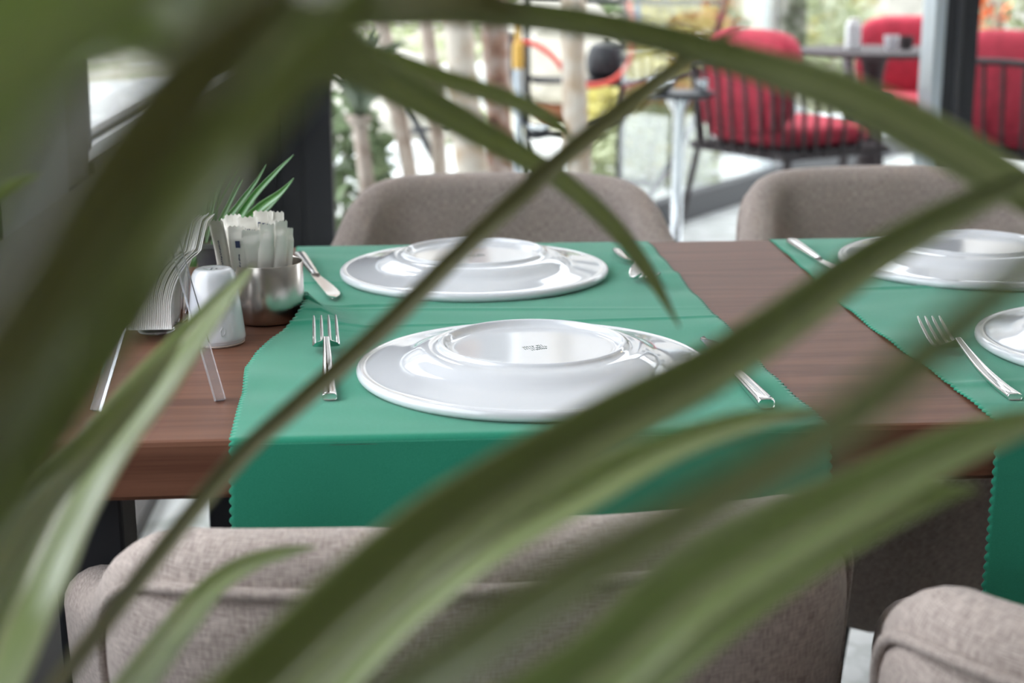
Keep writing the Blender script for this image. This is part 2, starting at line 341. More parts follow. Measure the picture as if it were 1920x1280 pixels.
for x0_, x1_ in ((TX0+0.034, TX0+0.062), (TX1-0.062, TX1-0.062)):
    for x, y in ((x0_, 0.075), (x1_, TW-0.075)): MB().box((x, y, (TZ-0.046)/2), (0.055, 0.055, TZ-0.046), bev=0.003).build('leg', 'black', tb)
MB().box(((TX0+TX1)/2, TW/2, TZ-0.066), (TX1-TX0-0.25, 0.05, 0.04)).build('under_rail', 'black', tb)

# ------------------------------------------------------------------ runners
def interp(pts, y):
    return float(np.interp(y, [p[1] for p in pts][::-1], [p[0] for p in pts][::-1]))
def runner(name, left, right, label, ridge, drop=0.24, seed=1):
    """cloth laid across the table, hanging over both long sides, edges pinked into scallops"""
    rs = np.random.default_rng(seed)
    T = 0.0012; rad = 0.006
    # path along the table: s -> (y, z)
    ss = np.arange(-drop, TW+drop+1e-6, 0.00125); U = 26
    ph = rs.uniform(0, 6, 8)
    rows = []; uvs = []
    for s in ss:
        if s < -rad: y, z = -T-0.001, TZ+T+s+rad*0.4
        elif s < rad:
            t = (s+rad)/(2*rad)*PI/2; y = -T-0.001+(rad)*(1-math.cos(t)); z = TZ+T-rad*(1-math.sin(t))
        elif s > TW+rad: y, z = TW+T+0.001, TZ+T-(s-TW)+rad*0.4
        elif s > TW-rad:
            t = (TW+rad-s)/(2*rad)*PI/2; y = TW+T+0.001-rad*(1-math.cos(t)); z = TZ+T-rad*(1-math.sin(t))
        else: y, z = s, TZ+T
        yy = min(max(s, 0), TW)
        xl = interp(left, yy); xr = interp(right, yy)
        over = max(0, -s, s-TW)
        xl -= 0.008*over/drop; xr += 0.010*over/drop
        sc = abs(math.sin(PI*s/0.0076))*0.0026-0.0013
        for k in range(U+1):
            u = 0.0 if k <= 1 else (1.0 if k >= U-1 else (k-1)/(U-2))
            x = xl+0.0035+(xr-xl-0.007)*u
            xe = xl-sc if k == 0 else (xr+sc if k == U else x)
            wz = 0.0
            if 0.012 < s < TW-0.012:
                e = min(1, (s-0.012)/0.03, (TW-0.012-s)/0.03)
                wz = ridge(x, s)*e
                wz += 0.0005*(1+math.sin(s*95+3*math.sin(x*9+ph[0])+ph[1]))*e*(0.4+0.6*math.sin(x*7+ph[2])**2)*0.7
                edge = min(u, 1-u)
                if edge < 0.12: wz += 0.0014*(1-edge/0.12)*(1+math.sin(s*62+ph[3]+(3 if u > .5 else 0)))*0.6*e
            yo = 0
            if over > 0:
                yo = (0.0030*(1+math.sin(x*22+ph[4]+over*4))+0.0015*(1+math.sin(x*47+ph[5])))*min(1, over/0.12)
                yo = -yo if s < 0 else yo
            rows.append((xe, y+yo, z+wz)); uvs.append((x, s))
    n = U+1
    f = [(i*n+k, i*n+k+1, (i+1)*n+k+1, (i+1)*n+k) for i in range(len(ss)-1) for k in range(U)]
    o = obj(name, rows, f, 'green', None, True, uvs)
    md = o.modifiers.new('thick', 'SOLIDIFY'); md.thickness = 0.0009; md.offset = -1
    return tag(o, label, 'table runner', 'green table runners')
L1 = [(-0.190, 0.78), (-0.185, 0.65), (-0.168, 0.50), (-0.160, 0.44), (-0.1535, 0.388), (-0.1565, 0.365), (-0.164, 0.338), (-0.178, 0.298), (-0.188, 0.25), (-0.192, 0.20), (-0.186, 0.12), (-0.182, -0.01)]
R1 = [(0.245, 0.78), (0.246, 0.50), (0.249, 0.38), (0.255, 0.24), (0.253, 0.15), (0.258, 0.078), (0.266, -0.01)]
def gs(v, w): return math.exp(-(v/w)**2)
def ridge1(x, y):
    # pushed up against the steel pot: a crest from the pot towards the fork, the near side sloping down to the left edge
    P0, P1 = (-0.158, 0.405), (-0.106, 0.300)
    ln = math.hypot(P1[0]-P0[0], P1[1]-P0[1]); tx, ty = (P1[0]-P0[0])/ln, (P1[1]-P0[1])/ln
    t = ((x-P0[0])*tx+(y-P0[1])*ty)/ln; dp = (x-P0[0])*-ty+(y-P0[1])*tx
    h = 0.024*(max(0, 1-t)**1.2 if t > 0 else gs(t, 0.5))
    z = h*(gs(dp, 0.016) if dp > 0 else max(0, 1+dp/0.085)*(1-gs(dp, 0.006)*0.15))
    z += 0.0030*gs(y-(0.452+0.03*math.sin(x*8)), 0.0045)*max(0, 1-abs(x+0.10)/0.09)         # creases
    z += 0.0016*gs(y-(0.41-0.06*x), 0.005)*max(0, 1-abs(x)/0.26)+0.0015*gs(y-(0.345+0.05*x), 0.004)
    z += 0.0015*gs(y-(0.565+0.1*x), 0.004)*max(0, 1-abs(x+0.16)/0.06)
    z += 0.004*gs(y-0.555, 0.022)*max(0, (x-0.20)/0.05)
    return z
rn1 = runner('table_runner', L1, R1, 'green cloth runner between the steel sachet pot and bare wood, under two plates', ridge1, seed=3)
L2 = [(0.401, 0.79), (0.396, 0.60), (0.388, 0.41), (0.388, 0.27), (0.393, 0.14), (0.393, 0.05), (0.395, -0.01)]
R2 = [(0.86, 0.79), (0.85, 0.4), (0.86, -0.01)]
def ridge2(x, y):
    return 0.0022*gs(y-(0.47+0.06*(x-0.4)), 0.005)*max(0, 1-abs(x-0.46)/0.15)+0.0018*gs(y-(0.10+0.1*(x-0.4)), 0.008)*max(0, 1-abs(x-0.42)/0.08)
rn2 = runner('table_runner', L2, R2, 'green cloth runner at the right end, cut off by the picture edge', ridge2, seed=9)

# ------------------------------------------------------------------ plates lying face down
CL = TZ+0.0023                          # cloth surface
prof = [(0.1480, 0.0), (0.1500, 0.0018), (0.1503, 0.0050), (0.1490, 0.0075), (0.1465, 0.0085), (0.1440, 0.0078), (0.1400, 0.0080), (0.1240, 0.0108), (0.1130, 0.0128), (0.1060, 0.0152), (0.1000, 0.0185),
        (0.0950, 0.0210), (0.0900, 0.0225), (0.0850, 0.0231), (0.0815, 0.0240), (0.0795, 0.0262), (0.0778, 0.0272), (0.0760, 0.0268), (0.0740, 0.0240), (0.0710, 0.0216), (0.0660, 0.0209), (0.03, 0.0207), (0.0, 0.0207)]
prof = fillet(prof, 0.45, 3)
inner = [(0.0, 0.0150), (0.06, 0.0150), (0.085, 0.0150), (0.098, 0.0110), (0.112, 0.0068), (0.145, 0.0025), (0.1480, 0.0)]
def plate(x, y, label, rot=0.0, stamp=True):
    e = tag(empty('dinner_plate', (x, y, CL), rot), label, 'plate', 'plates laid face down')
    MB().lathe(prof+inner, 128).build('body', 'porcelain', e, True)
    if stamp:
        m = MB(); r2 = random.Random(5)
        for row, (n, x0) in enumerate(((9, -0.016), (10, -0.018), (7, -0.012))):
            for k in range(n):
                if r2.random() < 0.12: continue
                xx = x0+k*0.0035; yy = 0.008-row*0.0075
                for b in range(r2.choice((1, 2, 2))):
                    m.box((xx+b*0.0011, yy+r2.uniform(-.0006, .0006), 0.0208), (0.0008+0.0012*(b == 1), 0.0044 if b == 0 else 0.0012, 0.0002))
        o = m.build('back_stamp', 'stamp', e); o['label'] = 'small grey-green maker stamp in three short lines'
        o.rotation_euler = (0, 0, math.radians(24)); o.scale = (0.62, 0.75, 1); o.location = (0.003, -0.002, 0.0052-0.0052)
    return e
plate(0.054, 0.1674, 'white upturned plate nearest the camera on the left runner, between fork and knife')
plate(0.021, 0.5850, 'white upturned plate at the far side of the left runner')
_p = onz(1577, 500, TZ)
plate(_p[0]+0.150, 0.592, 'white upturned plate at the far side of the right runner', 0.6, False)
_p = onz(1832, 652, TZ)
plate(_p[0]+0.150, 0.205, 'white upturned plate behind the right-hand fork, mostly out of the picture', 0.3, False)

# ------------------------------------------------------------------ cutlery
def ringloft(m, secs):                  # secs: list of (center, half width, half thickness, side vec, up vec)
    n = 12; v = []
    for c, hw, ht, sd, up in secs:
        c = np.array(c)
        for k in range(n):
            t = 2*PI*k/n; cx = math.copysign(abs(math.cos(t))**0.6, math.cos(t)); sy = math.copysign(abs(math.sin(t))**0.6, math.sin(t))
            v.append(c+np.array(sd)*hw*cx+np.array(up)*ht*sy)
    k_ = len(secs)
    f = [(i*n+k, i*n+(k+1) % n, (i+1)*n+(k+1) % n, (i+1)*n+k) for i in range(k_-1) for k in range(n)]
    f += [tuple(range(n))[::-1], tuple(range((k_-1)*n, k_*n))]
    m.add(v, f)
X_, Z_ = (1, 0, 0), (0, 0, 1)
def make_fork(label):                   # local: handle end at y=0, tines towards +y
    e = tag(empty('fork'), label, 'fork', 'forks on the runners')
    m = MB()                            # handle: square-ended, rising to the neck
    hs = [(0.000, 0.0056, 0.0024, 0.0028), (0.003, 0.0060, 0.0030, 0.0032), (0.03, 0.0056, 0.0030, 0.0034), (0.07, 0.0047, 0.0027, 0.0065), (0.105, 0.0036, 0.0023, 0.0125), (0.128, 0.0029, 0.0019, 0.0175)]
    hs = cr(hs, 22)
    ringloft(m, [((0, y, z), hw, ht, X_, Z_) for y, hw, ht, z in hs])
    m.build('handle', 'steel', e, True, 50)
    # head: root dips down then tines sweep up
    def zh(t): return float(np.interp(t, [0, .12, .24, .38, .55, .78, 1.0], [0.0175, 0.0120, 0.0062, 0.0040, 0.0065, 0.0125, 0.0190]))
    y0, y1 = 0.127, 0.205
    m = MB(); secs = []
    for t in np.linspace(0, 0.40, 14):
        hw = float(np.interp(t, [0, .06, .14, .24, .40], [.0029, .0040, .0095, .0122, .0125]))
        secs.append(((0, y0+(y1-y0)*t, zh(t)), hw, 0.0011, X_, Z_))
    ringloft(m, secs); m.build('head', 'steel', e, True, 50)
    for k in range(4):
        xc = -0.0107+k*0.00713; m = MB(); secs = []
        for t in np.linspace(0.37, 1.0, 12):
            hw = float(np.interp(t, [.37, .9, 1.0], [.0018, .0014, .0006])); secs.append(((xc*(1-0.08*(t-.37)), y0+(y1-y0)*t, zh(t)), hw, 0.0010, X_, Z_))
        ringloft(m, secs); m.build('tine', 'steel', e, True, 50)
    return e
def make_knife(label):
    e = tag(empty('knife'), label, 'knife', 'table knives on the runners')
    m = MB()
    hs = cr([(0.0, 0.0062, 0.0036, 0.0042), (0.003, 0.0068, 0.0044, 0.0048), (0.04, 0.0062, 0.0042, 0.0046), (0.09, 0.0050, 0.0035, 0.0042), (0.108, 0.0042, 0.0030, 0.0040), (0.116, 0.0050, 0.0024, 0.0040)], 22)
    ringloft(m, [((0, y, z), hw, ht, X_, Z_) for y, hw, ht, z in hs]); m.build('handle', 'steel', e, True, 50)
    m = MB(); n = 24; v = []
    for i in range(n):
        t = i/(n-1); y = 0.114+0.118*t
        back = 0.0055*(1-0.1*t) if t < 0.9 else 0.0050*(1-((t-.9)/.1)**2.2*1.2)
        cut = -0.0045-0.0065*math.sin(min(1, t/0.75)*PI/2) if t < 0.75 else -0.011+0.012*((t-.75)/.25)**2.2
        for (x, z) in ((back, 0.0052), (cut, 0.0034), (cut, 0.0030), (back, 0.0030)): v.append((x, y, z))
    f = [(i*4+k, i*4+(k+1) % 4, i*4+4+(k+1) % 4, i*4+4+k) for i in range(n-1) for k in range(4)]+[(3, 2, 1, 0), (n*4-4, n*4-3, n*4-2, n*4-1)]
    m.add(v, f); m.build('blade', 'steel', e, True, 25); return e
def lay(e, handle_px, tip_px, tipz=0.0):
    a = onz(*handle_px, CL+0.003); b = onz(*tip_px, CL+tipz)
    e.location = (a[0], a[1], CL); e.rotation_euler = (0, 0, math.atan2(b[1]-a[1], b[0]-a[0])-PI/2)
    L = math.hypot(b[0]-a[0], b[1]-a[1]); return L
def fit(e, L, full):
    s = L/full
    if 0.85 < s < 1.2: e.scale = (1, s, 1)
f1 = make_fork('steel fork left of the nearest plate, tines pointing away from the camera'); fit(f1, lay(f1, (618, 744), (609, 592), 0.019), 0.205)
k1 = make_knife('steel knife right of the nearest plate, near the bare wood strip'); fit(k1, lay(k1, (1437, 760), (1318, 632), 0.004), 0.232); k1.scale[0] = -1
k2 = copy_tree(k1); k2['label'] = 'steel knife left of the far plate, beside the sachet pot'; k2.scale = (1, 1, 1); fit(k2, lay(k2, (562, 480), (626, 558), 0.004), 0.232)
f2 = copy_tree(f1); f2['label'] = 'steel fork right of the far plate, half behind a blurred leaf'; fit(f2, lay(f2, (1157, 469), (1206, 512), 0.010), 0.205)
f3 = copy_tree(f1); f3['label'] = 'steel fork on the right runner, beside the plate cut by the picture edge'; f3.scale = (1, 1, 1); fit(f3, lay(f3, (1903, 744), (1741, 594), 0.019), 0.205)
k3 = copy_tree(k1); k3['label'] = 'steel knife at the far end of the right runner, handle toward the chair'; k3.scale = (1, 1, 1); fit(k3, lay(k3, (1484, 455), (1592, 522), 0.004), 0.232)

# ------------------------------------------------------------------ chairs
def make_chair(label):
    e = tag(empty('upholstered_chair'), label, 'chair', 'beige upholstered chairs at the table')
    # plan curve of the middle of the shell, from the left arm over the back to the right arm
    half = [(-0.288, 0.075), (-0.284, 0.02), (-0.264, -0.06), (-0.238, -0.13), (-0.213, -0.19), (-0.168, -0.234), (-0.09, -0.252), (0.0, -0.256)]
    pl = half+[(-x, y) for x, y in half[-2::-1]]
    C = cr(pl, 97); d = np.r_[0, np.cumsum(np.linalg.norm(np.diff(C, axis=0), axis=1))]; Lt = d[-1]
    Tn = np.gradient(C, axis=0); Tn /= np.linalg.norm(Tn, axis=1)[:, None]; Nn = np.c_[Tn[:, 1], -Tn[:, 0]]   # outward
    if Nn[48][1] > 0: Nn = -Nn
    def top(i):
        q = abs(d[i]-Lt/2)/(Lt/2)
        return float(np.interp(q, [0, .25, .33, .40, .46, .52, .60, .70, .78, .88, 1.0], [.756, .755, .752, .742, .723, .701, .670, .648, .641, .626, .590]))
    tops = np.array([top(i) for i in range(97)]); ker = np.array([1, 2, 3, 2, 1])/9.
    tops = np.convolve(np.pad(tops, 2, mode='edge'), ker, 'valid')
    z0 = 0.30; v = []; uv = []; ns = 30
    def lean(i, z): return 0.11*(z-0.45)*max(0, -Nn[i][1])
    for i in range(97):
        tp = tops[i]; th = 0.030; rr = th
        sec = []
        for t in np.linspace(0, 1, 10): sec.append((th, z0+(tp-rr-z0)*t))             # outer face up
        for a in np.linspace(0, PI, 11)[1:-1]: sec.append((th*math.cos(a), tp-rr+rr*math.sin(a)))
        for t in np.linspace(1, 0, 10): sec.append((-th, z0+(tp-rr-z0)*t))
        endf = min(1, (min(i, 96-i)+0.3)/3.0)**0.5
        acc = 0
        for k, (o_, z) in enumerate(sec):
            if k: acc += math.hypot(sec[k][0]-sec[k-1][0], sec[k][1]-sec[k-1][1])
            p = C[i]+Nn[i]*(o_*endf+lean(i, z)); v.append((p[0], p[1], z)); uv.append((d[i], acc+z0))
        ns = len(sec)
    f = [(i*ns+k, i*ns+k+1, (i+1)*ns+k+1, (i+1)*ns+k) for i in range(96) for k in range(ns-1)]
    f += [(i*ns+ns-1, i*ns, (i+1)*ns, (i+1)*ns+ns-1) for i in range(96)]
    f += [tuple(range(ns)), tuple(range(96*ns, 97*ns))[::-1]]
    obj('backrest', v, f, 'linen', e, True, uv)
    # puffed outer panel with piping round it
    def surf(s, z, off):
        i = float(np.interp(s, d, np.arange(97))); a = int(min(i, 95)); u = i-a
        c = C[a]*(1-u)+C[a+1]*u; n = Nn[a]*(1-u)+Nn[a+1]*u; l = lean(a, z)*(1-u)+lean(a+1, z)*u
        p = c+n*(0.030+off+l); return (p[0], p[1], z)
    S0, S1, ZA, ZB, RC = Lt/2-0.250, Lt/2+0.250, 0.315, 0.726, 0.095
    path = []
    for s in np.linspace(S0, S0, 2)[:1]: path.append((S0, ZA))
    for t in np.linspace(0, 1, 14): path.append((S0, ZA+(ZB-RC-ZA)*t))
    for a in np.linspace(PI, PI/2, 9)[1:]: path.append((S0+RC+RC*math.cos(a), ZB-RC+RC*math.sin(a)))
    for t in np.linspace(0, 1, 40)[1:]: path.append((S0+RC+(S1-S0-2*RC)*t, ZB))
    for a in np.linspace(PI/2, 0, 9)[1:]: path.append((S1-RC+RC*math.cos(a), ZB-RC+RC*math.sin(a)))
    for t in np.linspace(1, 0, 14)[1:]: path.append((S1, ZA+(ZB-RC-ZA)*t))
    pn = []; puv = []; nu, nv = 60, 24
    for j in range(nv+1):
        z = ZA+(ZB-ZA)*j/nv
        ins = 0 if z < ZB-RC else RC-math.sqrt(max(0, RC*RC-(z-ZB+RC)**2))
        for k in range(nu+1):
            s = S0+ins+(S1-S0-2*ins)*k/nu
            ed = min((s-S0-ins), (S1-ins-s), (ZB-z)*1.0, 0.05)
            ed = max(0, ed)/0.05
            pn.append(surf(s, z, -0.004+0.013*math.sqrt(min(1, 1-(1-ed)**2)))); puv.append((s+0.3, z+0.5))
    pf = [(j*(nu+1)+k, j*(nu+1)+k+1, (j+1)*(nu+1)+k+1, (j+1)*(nu+1)+k) for j in range(nv) for k in range(nu)]
    bp = obj('back_panel', pn, pf, 'linen', e, True, puv)
    MB().tube([surf(s, z, 0.003) for s, z in path], 0.0042, 8).build('piping', 'linen', bp, True)
    # seat
    bm = bmesh.new(); bmesh.ops.create_cube(bm, size=1); bmesh.ops.subdivide_edges(bm, edges=bm.edges[:], cuts=9, use_grid_fill=True)
    sv = []
    for vv in bm.verts:
        x, y, z = vv.co*2; k = 5.0
        nrm = (abs(x)**k+abs(y)**k+abs(z)**k)**(1/k); x, y, z = x/nrm, y/nrm, z/nrm
        vv.co = Vector((x*(0.262+0.015*y), y*0.290+0.065, 0.318+z*0.152))
    bm.verts.index_update()
    vs = [tuple(vv.co) for vv in bm.verts]; fs = [[q.index for q in ff.verts] for ff in bm.faces]; bm.free()
    obj('seat', vs, fs, 'linen', e, True, [(a+c*0.7, b+c*0.7) for a, b, c in vs])
    for sx in (-1, 1):
        for sy, yy in ((1, 0.24), (-1, -0.17)):
            MB().tube([(sx*0.20, yy, 0.21), (sx*0.235, yy+0.04*sy, 0.0)], [0.018, 0.011], 10).build('leg', 'black', e, True)
    return e
ch1 = make_chair('beige linen chair in the foreground, seen from behind, with piped back panel')
ch1.location = (-0.016, 0.090, 0); ch1.rotation_euler = (0, 0, math.radians(4.6))
ch2 = copy_tree(ch1); ch2['label'] = 'beige linen chair turned aside in the lower right corner'
ch2.location = (0.562, -0.205, 0); ch2.rotation_euler = (0, 0, math.radians(-34))
ch3 = copy_tree(ch1); ch3['label'] = 'beige linen chair across the table behind the two left plates'
ch3.location = (0.085, 1.10, 0); ch3.rotation_euler = (0, 0, math.radians(180-3))
ch4 = copy_tree(ch1); ch4['label'] = 'beige linen chair across the table at the right runner'
ch4.location = (0.745, 1.13, 0); ch4.rotation_euler = (0, 0, math.radians(180+2))

# ------------------------------------------------------------------ things at the left end of the table
# salt shaker
sx_, sy_ = -0.229, 0.297
e = tag(empty('salt_shaker', (sx_, sy_, TZ)), 'white tapered porcelain salt shaker in front of the steel pot', 'salt shaker')
pr = fillet([(0, 0.001), (0.0245, 0.001), (0.0262, 0.0035), (0.0262, 0.0045), (0.0268, 0.006), (0.0262, 0.012), (0.0215, 0.055), (0.0198, 0.065), (0.0165, 0.0700), (0.010, 0.0705), (0.006, 0.0695), (0, 0.0693)], 0.4, 3)
MB().lathe(pr, 64).build('body', 'porcelain', e, True)
MB().lathe([(0, 0), (0.0240, 0), (0.0255, 0.001), (0.0255, 0.0028), (0.0238, 0.0028)], 64).build('base_ring', plain('bare_ceramic', (0.62, 0.52, 0.46), 0.7), e, True)
for k in range(3):
    a = 2*PI*k/3; MB().lathe([(0.0011, 0.0), (0.0011, 0.0004), (0, 0.0004)], 10, (0.003*math.cos(a), 0.003*math.sin(a), 0.0692)).build('pour_hole', 'dark', e)
m = MB(); cxy = []
for k, (a, z) in enumerate(((-1.30, .016), (-1.22, .020), (-1.12, .0175), (-1.16, .013), (-1.26, .0115))):
    r_ = 0.0262-(z-0.012)*0.109+0.0002; cxy.append((r_*math.cos(a), r_*math.sin(a), z))
m.tube(cxy+[cxy[0]], 0.00035, 6); m.build('emblem', plain('faint_grey_glaze', (0.60, 0.62, 0.63), 0.2), e, True)
# steel pot
px_, py_ = -0.190, 0.388
e = tag(empty('sachet_pot', (px_, py_, TZ)), 'round brushed steel pot holding paper sachets', 'pot')
RP, HP = 0.0355, 0.058
MB().lathe([(0, 0.0), (RP-0.004, 0.0), (RP-0.001, 0.0015), (RP, 0.004), (RP, HP-0.0005), (RP-0.0004, HP), (RP-0.001, HP-0.0005), (RP-0.001, 0.004), (0, 0.003)], 72).build('body', 'brushed', e, True, 40)
# sachets
def sachet(px, tz, w, rot, lean, back, kind, i, label):
    e = tag(empty('sugar_sachet', (0, 0, 0)), label, 'sachet', 'paper sachets in the steel pot')
    H = 0.092; nu, nv = 8, 26; v = []; rs = random.Random(i); bend = rs.uniform(-.004, .004)
    for side in (1, -1):
        for j in range(nv+1):
            t = j/nv; y = -H+H*t
            for k in range(nu+1):
                u = k/nu*2-1
                bul = 0.0034*(1-u*u)**0.7*min(1, (1-t)/0.13, t/0.13)**0.6 if 0.0 < t < 0.90 else 0
                x = u*w/2*(1-0.03*math.sin(t*5+i)); yy = y
                if j == nv: yy += 0.0009*(1 if k % 2 else -1)
                if t > 0.90: bul = 0.00018*math.sin(t*800)
                v.append((x, -side*(bul+0.00012)+bend*math.sin(t*PI)+0.0005*math.sin(u*3+t*7+i), yy))
    n1 = (nu+1)*(nv+1)
    f = [(j*(nu+1)+k, j*(nu+1)+k+1, (j+1)*(nu+1)+k+1, (j+1)*(nu+1)+k) for j in range(nv) for k in range(nu)]
    f += [tuple(n1+q for q in g[::-1]) for g in f]
    for j in range(nv):
        for k in (0, nu):
            a, b = j*(nu+1)+k, (j+1)*(nu+1)+k; f.append((a, b, n1+b, n1+a))
    obj('paper', v, f, 'paper', e, True)
    if kind:
        m = MB()
        def mark(x, z, dx, dz): m.box((x, -0.0036*min(1, (1-(1+z/H))/0.13)**0.6+bend*math.sin((1+z/H)*PI)-0.0003, z), (dx, 0.0004, dz))
        if 'sq' in kind: mark(0.001, -0.0165, 0.0045, 0.0068)
        if 'txt' in kind:
            z = -0.020 if 'sq' not in kind else -0.027
            while z > -0.05:
                h_ = rs.uniform(.0006, .0014); mark(0.0014+rs.uniform(-.0003, .0003), z, 0.0011, h_); z -= h_+rs.uniform(.0003, .0010)
        if 'bar' in kind:
            for k in range(3): mark(-0.004+k*0.0045, -0.011-0.0008*k, 0.0030, 0.0012)
            mark(-0.0050, -0.0135, 0.0008, 0.0045)
        if 'tick' in kind: mark(-0.0005, -0.0475, 0.0006, 0.0018); mark(0.0005, -0.0480, 0.0016, 0.0005)
        o = m.build('print', 'ink', e); o.location[1] = 0.0
    c = at(px, 500, 1.46); e.location = (c[0], py_+back, TZ+tz-0.004); e.rotation_euler = (math.radians(back*-350), math.radians(lean), math.radians(rot))
    return e
SP = [  # px, top height over table, width, turn, lean, back offset, print
    (412, .1055, .0165, -28, -3, -.016, 'txt', 'cream sachet with a column of tiny text beside the white tissues'),
    (452, .1010, .0165, -10, -1, -.024, 'sq txt', 'sachet printed with a navy square over a column of text'),
    (479, .0975, .0185, 6, 1, -.0275, 'tick', 'plain white front sachet with crimped top and a tiny tick mark'),
    (507, .1020, .0160, 24, 3, -.021, '', 'blank cream sachet with a peaked folded top'),
    (532, .1030, .0145, 38, 5, -.010, '', 'blank cream sachet nearest the cloth side of the pot'),
    (470, .1075, .0185, -4, -2, -.010, 'bar', 'white sachet with navy dashes behind the front row'),
    (497, .1110, .0185, 5, 2, .002, 'bar', 'tallest white sachet in the pot with navy dashes at its serrated top'),
    (440, .1075, .0165, -15, -4, .004, '', 'white sachet standing left of the tallest ones, half hidden'),
    (519, .1095, .0165, 20, 4, .006, 'sq', 'white sachet with a small navy mark right of the tallest one'),
    (545, .0935, .0110, 60, 12, .004, '', 'short sachet leaning outward over the cloth'),
    (425, .1030, .0150, -35, -7, .008, '', 'cream sachet at the back beside the tissue stack'),
]
for i, a in enumerate(SP): sachet(*a[:6], a[6], i, a[7])
# paper tissues in a clear holder
hb = onz(300, 640, TZ)
HX, HY = -0.292, 0.345
e = tag(empty('napkin_holder', (HX, HY, TZ)), 'low clear glass holder under the fan of white tissues', 'napkin holder')
MB().lathe(fillet([(0, 0), (0.017, 0), (0.018, 0.002), (0.012, 0.005), (0.013, 0.007), (0.028, 0.009), (0.032, 0.013), (0.030, 0.0135), (0.026, 0.011), (0, 0.0105)], .35), 48).build('dish', 'acrylic', e, True)
for s in (-1, 1):
    MB().tube([(s*0.026, -0.02, 0.012), (s*0.030, -0.02, 0.05), (s*0.031, 0.0, 0.062), (s*0.030, 0.02, 0.05), (s*0.026, 0.02, 0.012)], 0.0018, 8).build('side_hoop', 'steel', e, True)
NN = 26; nap_mesh = []
for k in range(NN):
    q = k/(NN-1); rs = random.Random(k)
    e = tag(empty('paper_napkin', (HX-0.021+0.042*q, HY, TZ+0.0125)), 'white paper tissue standing in the fanned stack behind the salt shaker', 'napkin', 'white tissues in the clear holder')
    nu, nv = 10, 18; v = []; Hn = 0.092+0.004*rs.random(); sway = 0.030+0.004*q
    for side in (0, 1):
        for j in range(nv+1):
            t = j/nv
            for i in range(nu+1):
                u = i/nu*2-1
                th = 0.00075+0.0001*math.sin(u*4)
                x = sway*t**2.2+0.0011*math.sin(t*7+k*.12)*t+(th if side else -th)+0.0015*t*u
                y = u*0.045*(1-0.10*t*t)-0.012*t
                z = Hn*t-0.020*t*t*t*max(0, -u)-(0.0018*math.sin(k*1.7) if j == nv else 0)
                if t == 0: z = 0.0012*(1-u*u)*0
                v.append((x, y, z))
    n1 = (nu+1)*(nv+1)
    f = [(j*(nu+1)+i, j*(nu+1)+i+1, (j+1)*(nu+1)+i+1, (j+1)*(nu+1)+i) for j in range(nv) for i in range(nu)]
    f = [g[::-1] for g in f]+[tuple(n1+q_ for q_ in g) for g in f]
    for j in range(nv):
        for i in (0, nu): a, b = j*(nu+1)+i, (j+1)*(nu+1)+i; f.append((a, b, n1+b, n1+a))
    for i in range(nu):
        for j in (0, nv): a, b = j*(nu+1)+i, j*(nu+1)+i+1; f.append((a, b, n1+b, n1+a))
    obj('sheet', v, f, 'napkin', e, True)
# clear acrylic tent stand
A = onz(413, 752, TZ); B = onz(180, 772, TZ)
ap = at(298, 400, 1.22)
e = tag(empty('menu_stand', ((A[0]+B[0])/2, (A[1]+B[1])/2, TZ)), 'clear acrylic stand with two slanted legs in front of the salt shaker', 'menu stand')
eo = np.array([(A[0]+B[0])/2, (A[1]+B[1])/2, TZ])
for q, sgn in ((A, 1), (B, -1)):
    a = q-eo+np.array([0, 0, 0.0008]); b = ap-eo+np.array([sgn*0.004, 0.01, 0])
    t = (b-a)/np.linalg.norm(b-a); sd = np.array([math.cos(0.5), math.sin(0.5)*sgn, 0]); sd -= t*sd.dot(t); sd /= np.linalg.norm(sd); up = np.cross(t, sd)
    m = MB(); v = []
    for p in (a, b):
        for (i, j) in ((-1, -1), (1, -1), (1, 1), (-1, 1)): v.append(p+sd*i*0.0042+up*j*0.0022)
    m.add(v, [(0, 1, 5, 4), (1, 2, 6, 5), (2, 3, 7, 6), (3, 0, 4, 7), (3, 2, 1, 0), (4, 5, 6, 7)]); m.build('leg', 'acrylic', e)
c = ap-eo
MB().box((c[0], c[1]+0.01, c[2]+0.004), (0.022, 0.03, 0.014), bev=0.002).build('clip', 'acrylic', e)
# small herb pot behind the sachets
GX, GY = -0.262, 0.60
e = tag(empty('potted_herb', (GX, GY, TZ)), 'small pot of green blades behind the sachets and tissues', 'potted plant')
MB().lathe([(0, 0), (0.022, 0), (0.029, 0.036), (0.031, 0.037), (0.031, 0.042), (0.028, 0.042), (0.026, 0.036), (0, 0.036)], 40).build('pot', 'dark', e, True, 40)
MB().lathe([(0.026, 0.037), (0.0, 0.039)], 24).build('soil', 'soil', e)

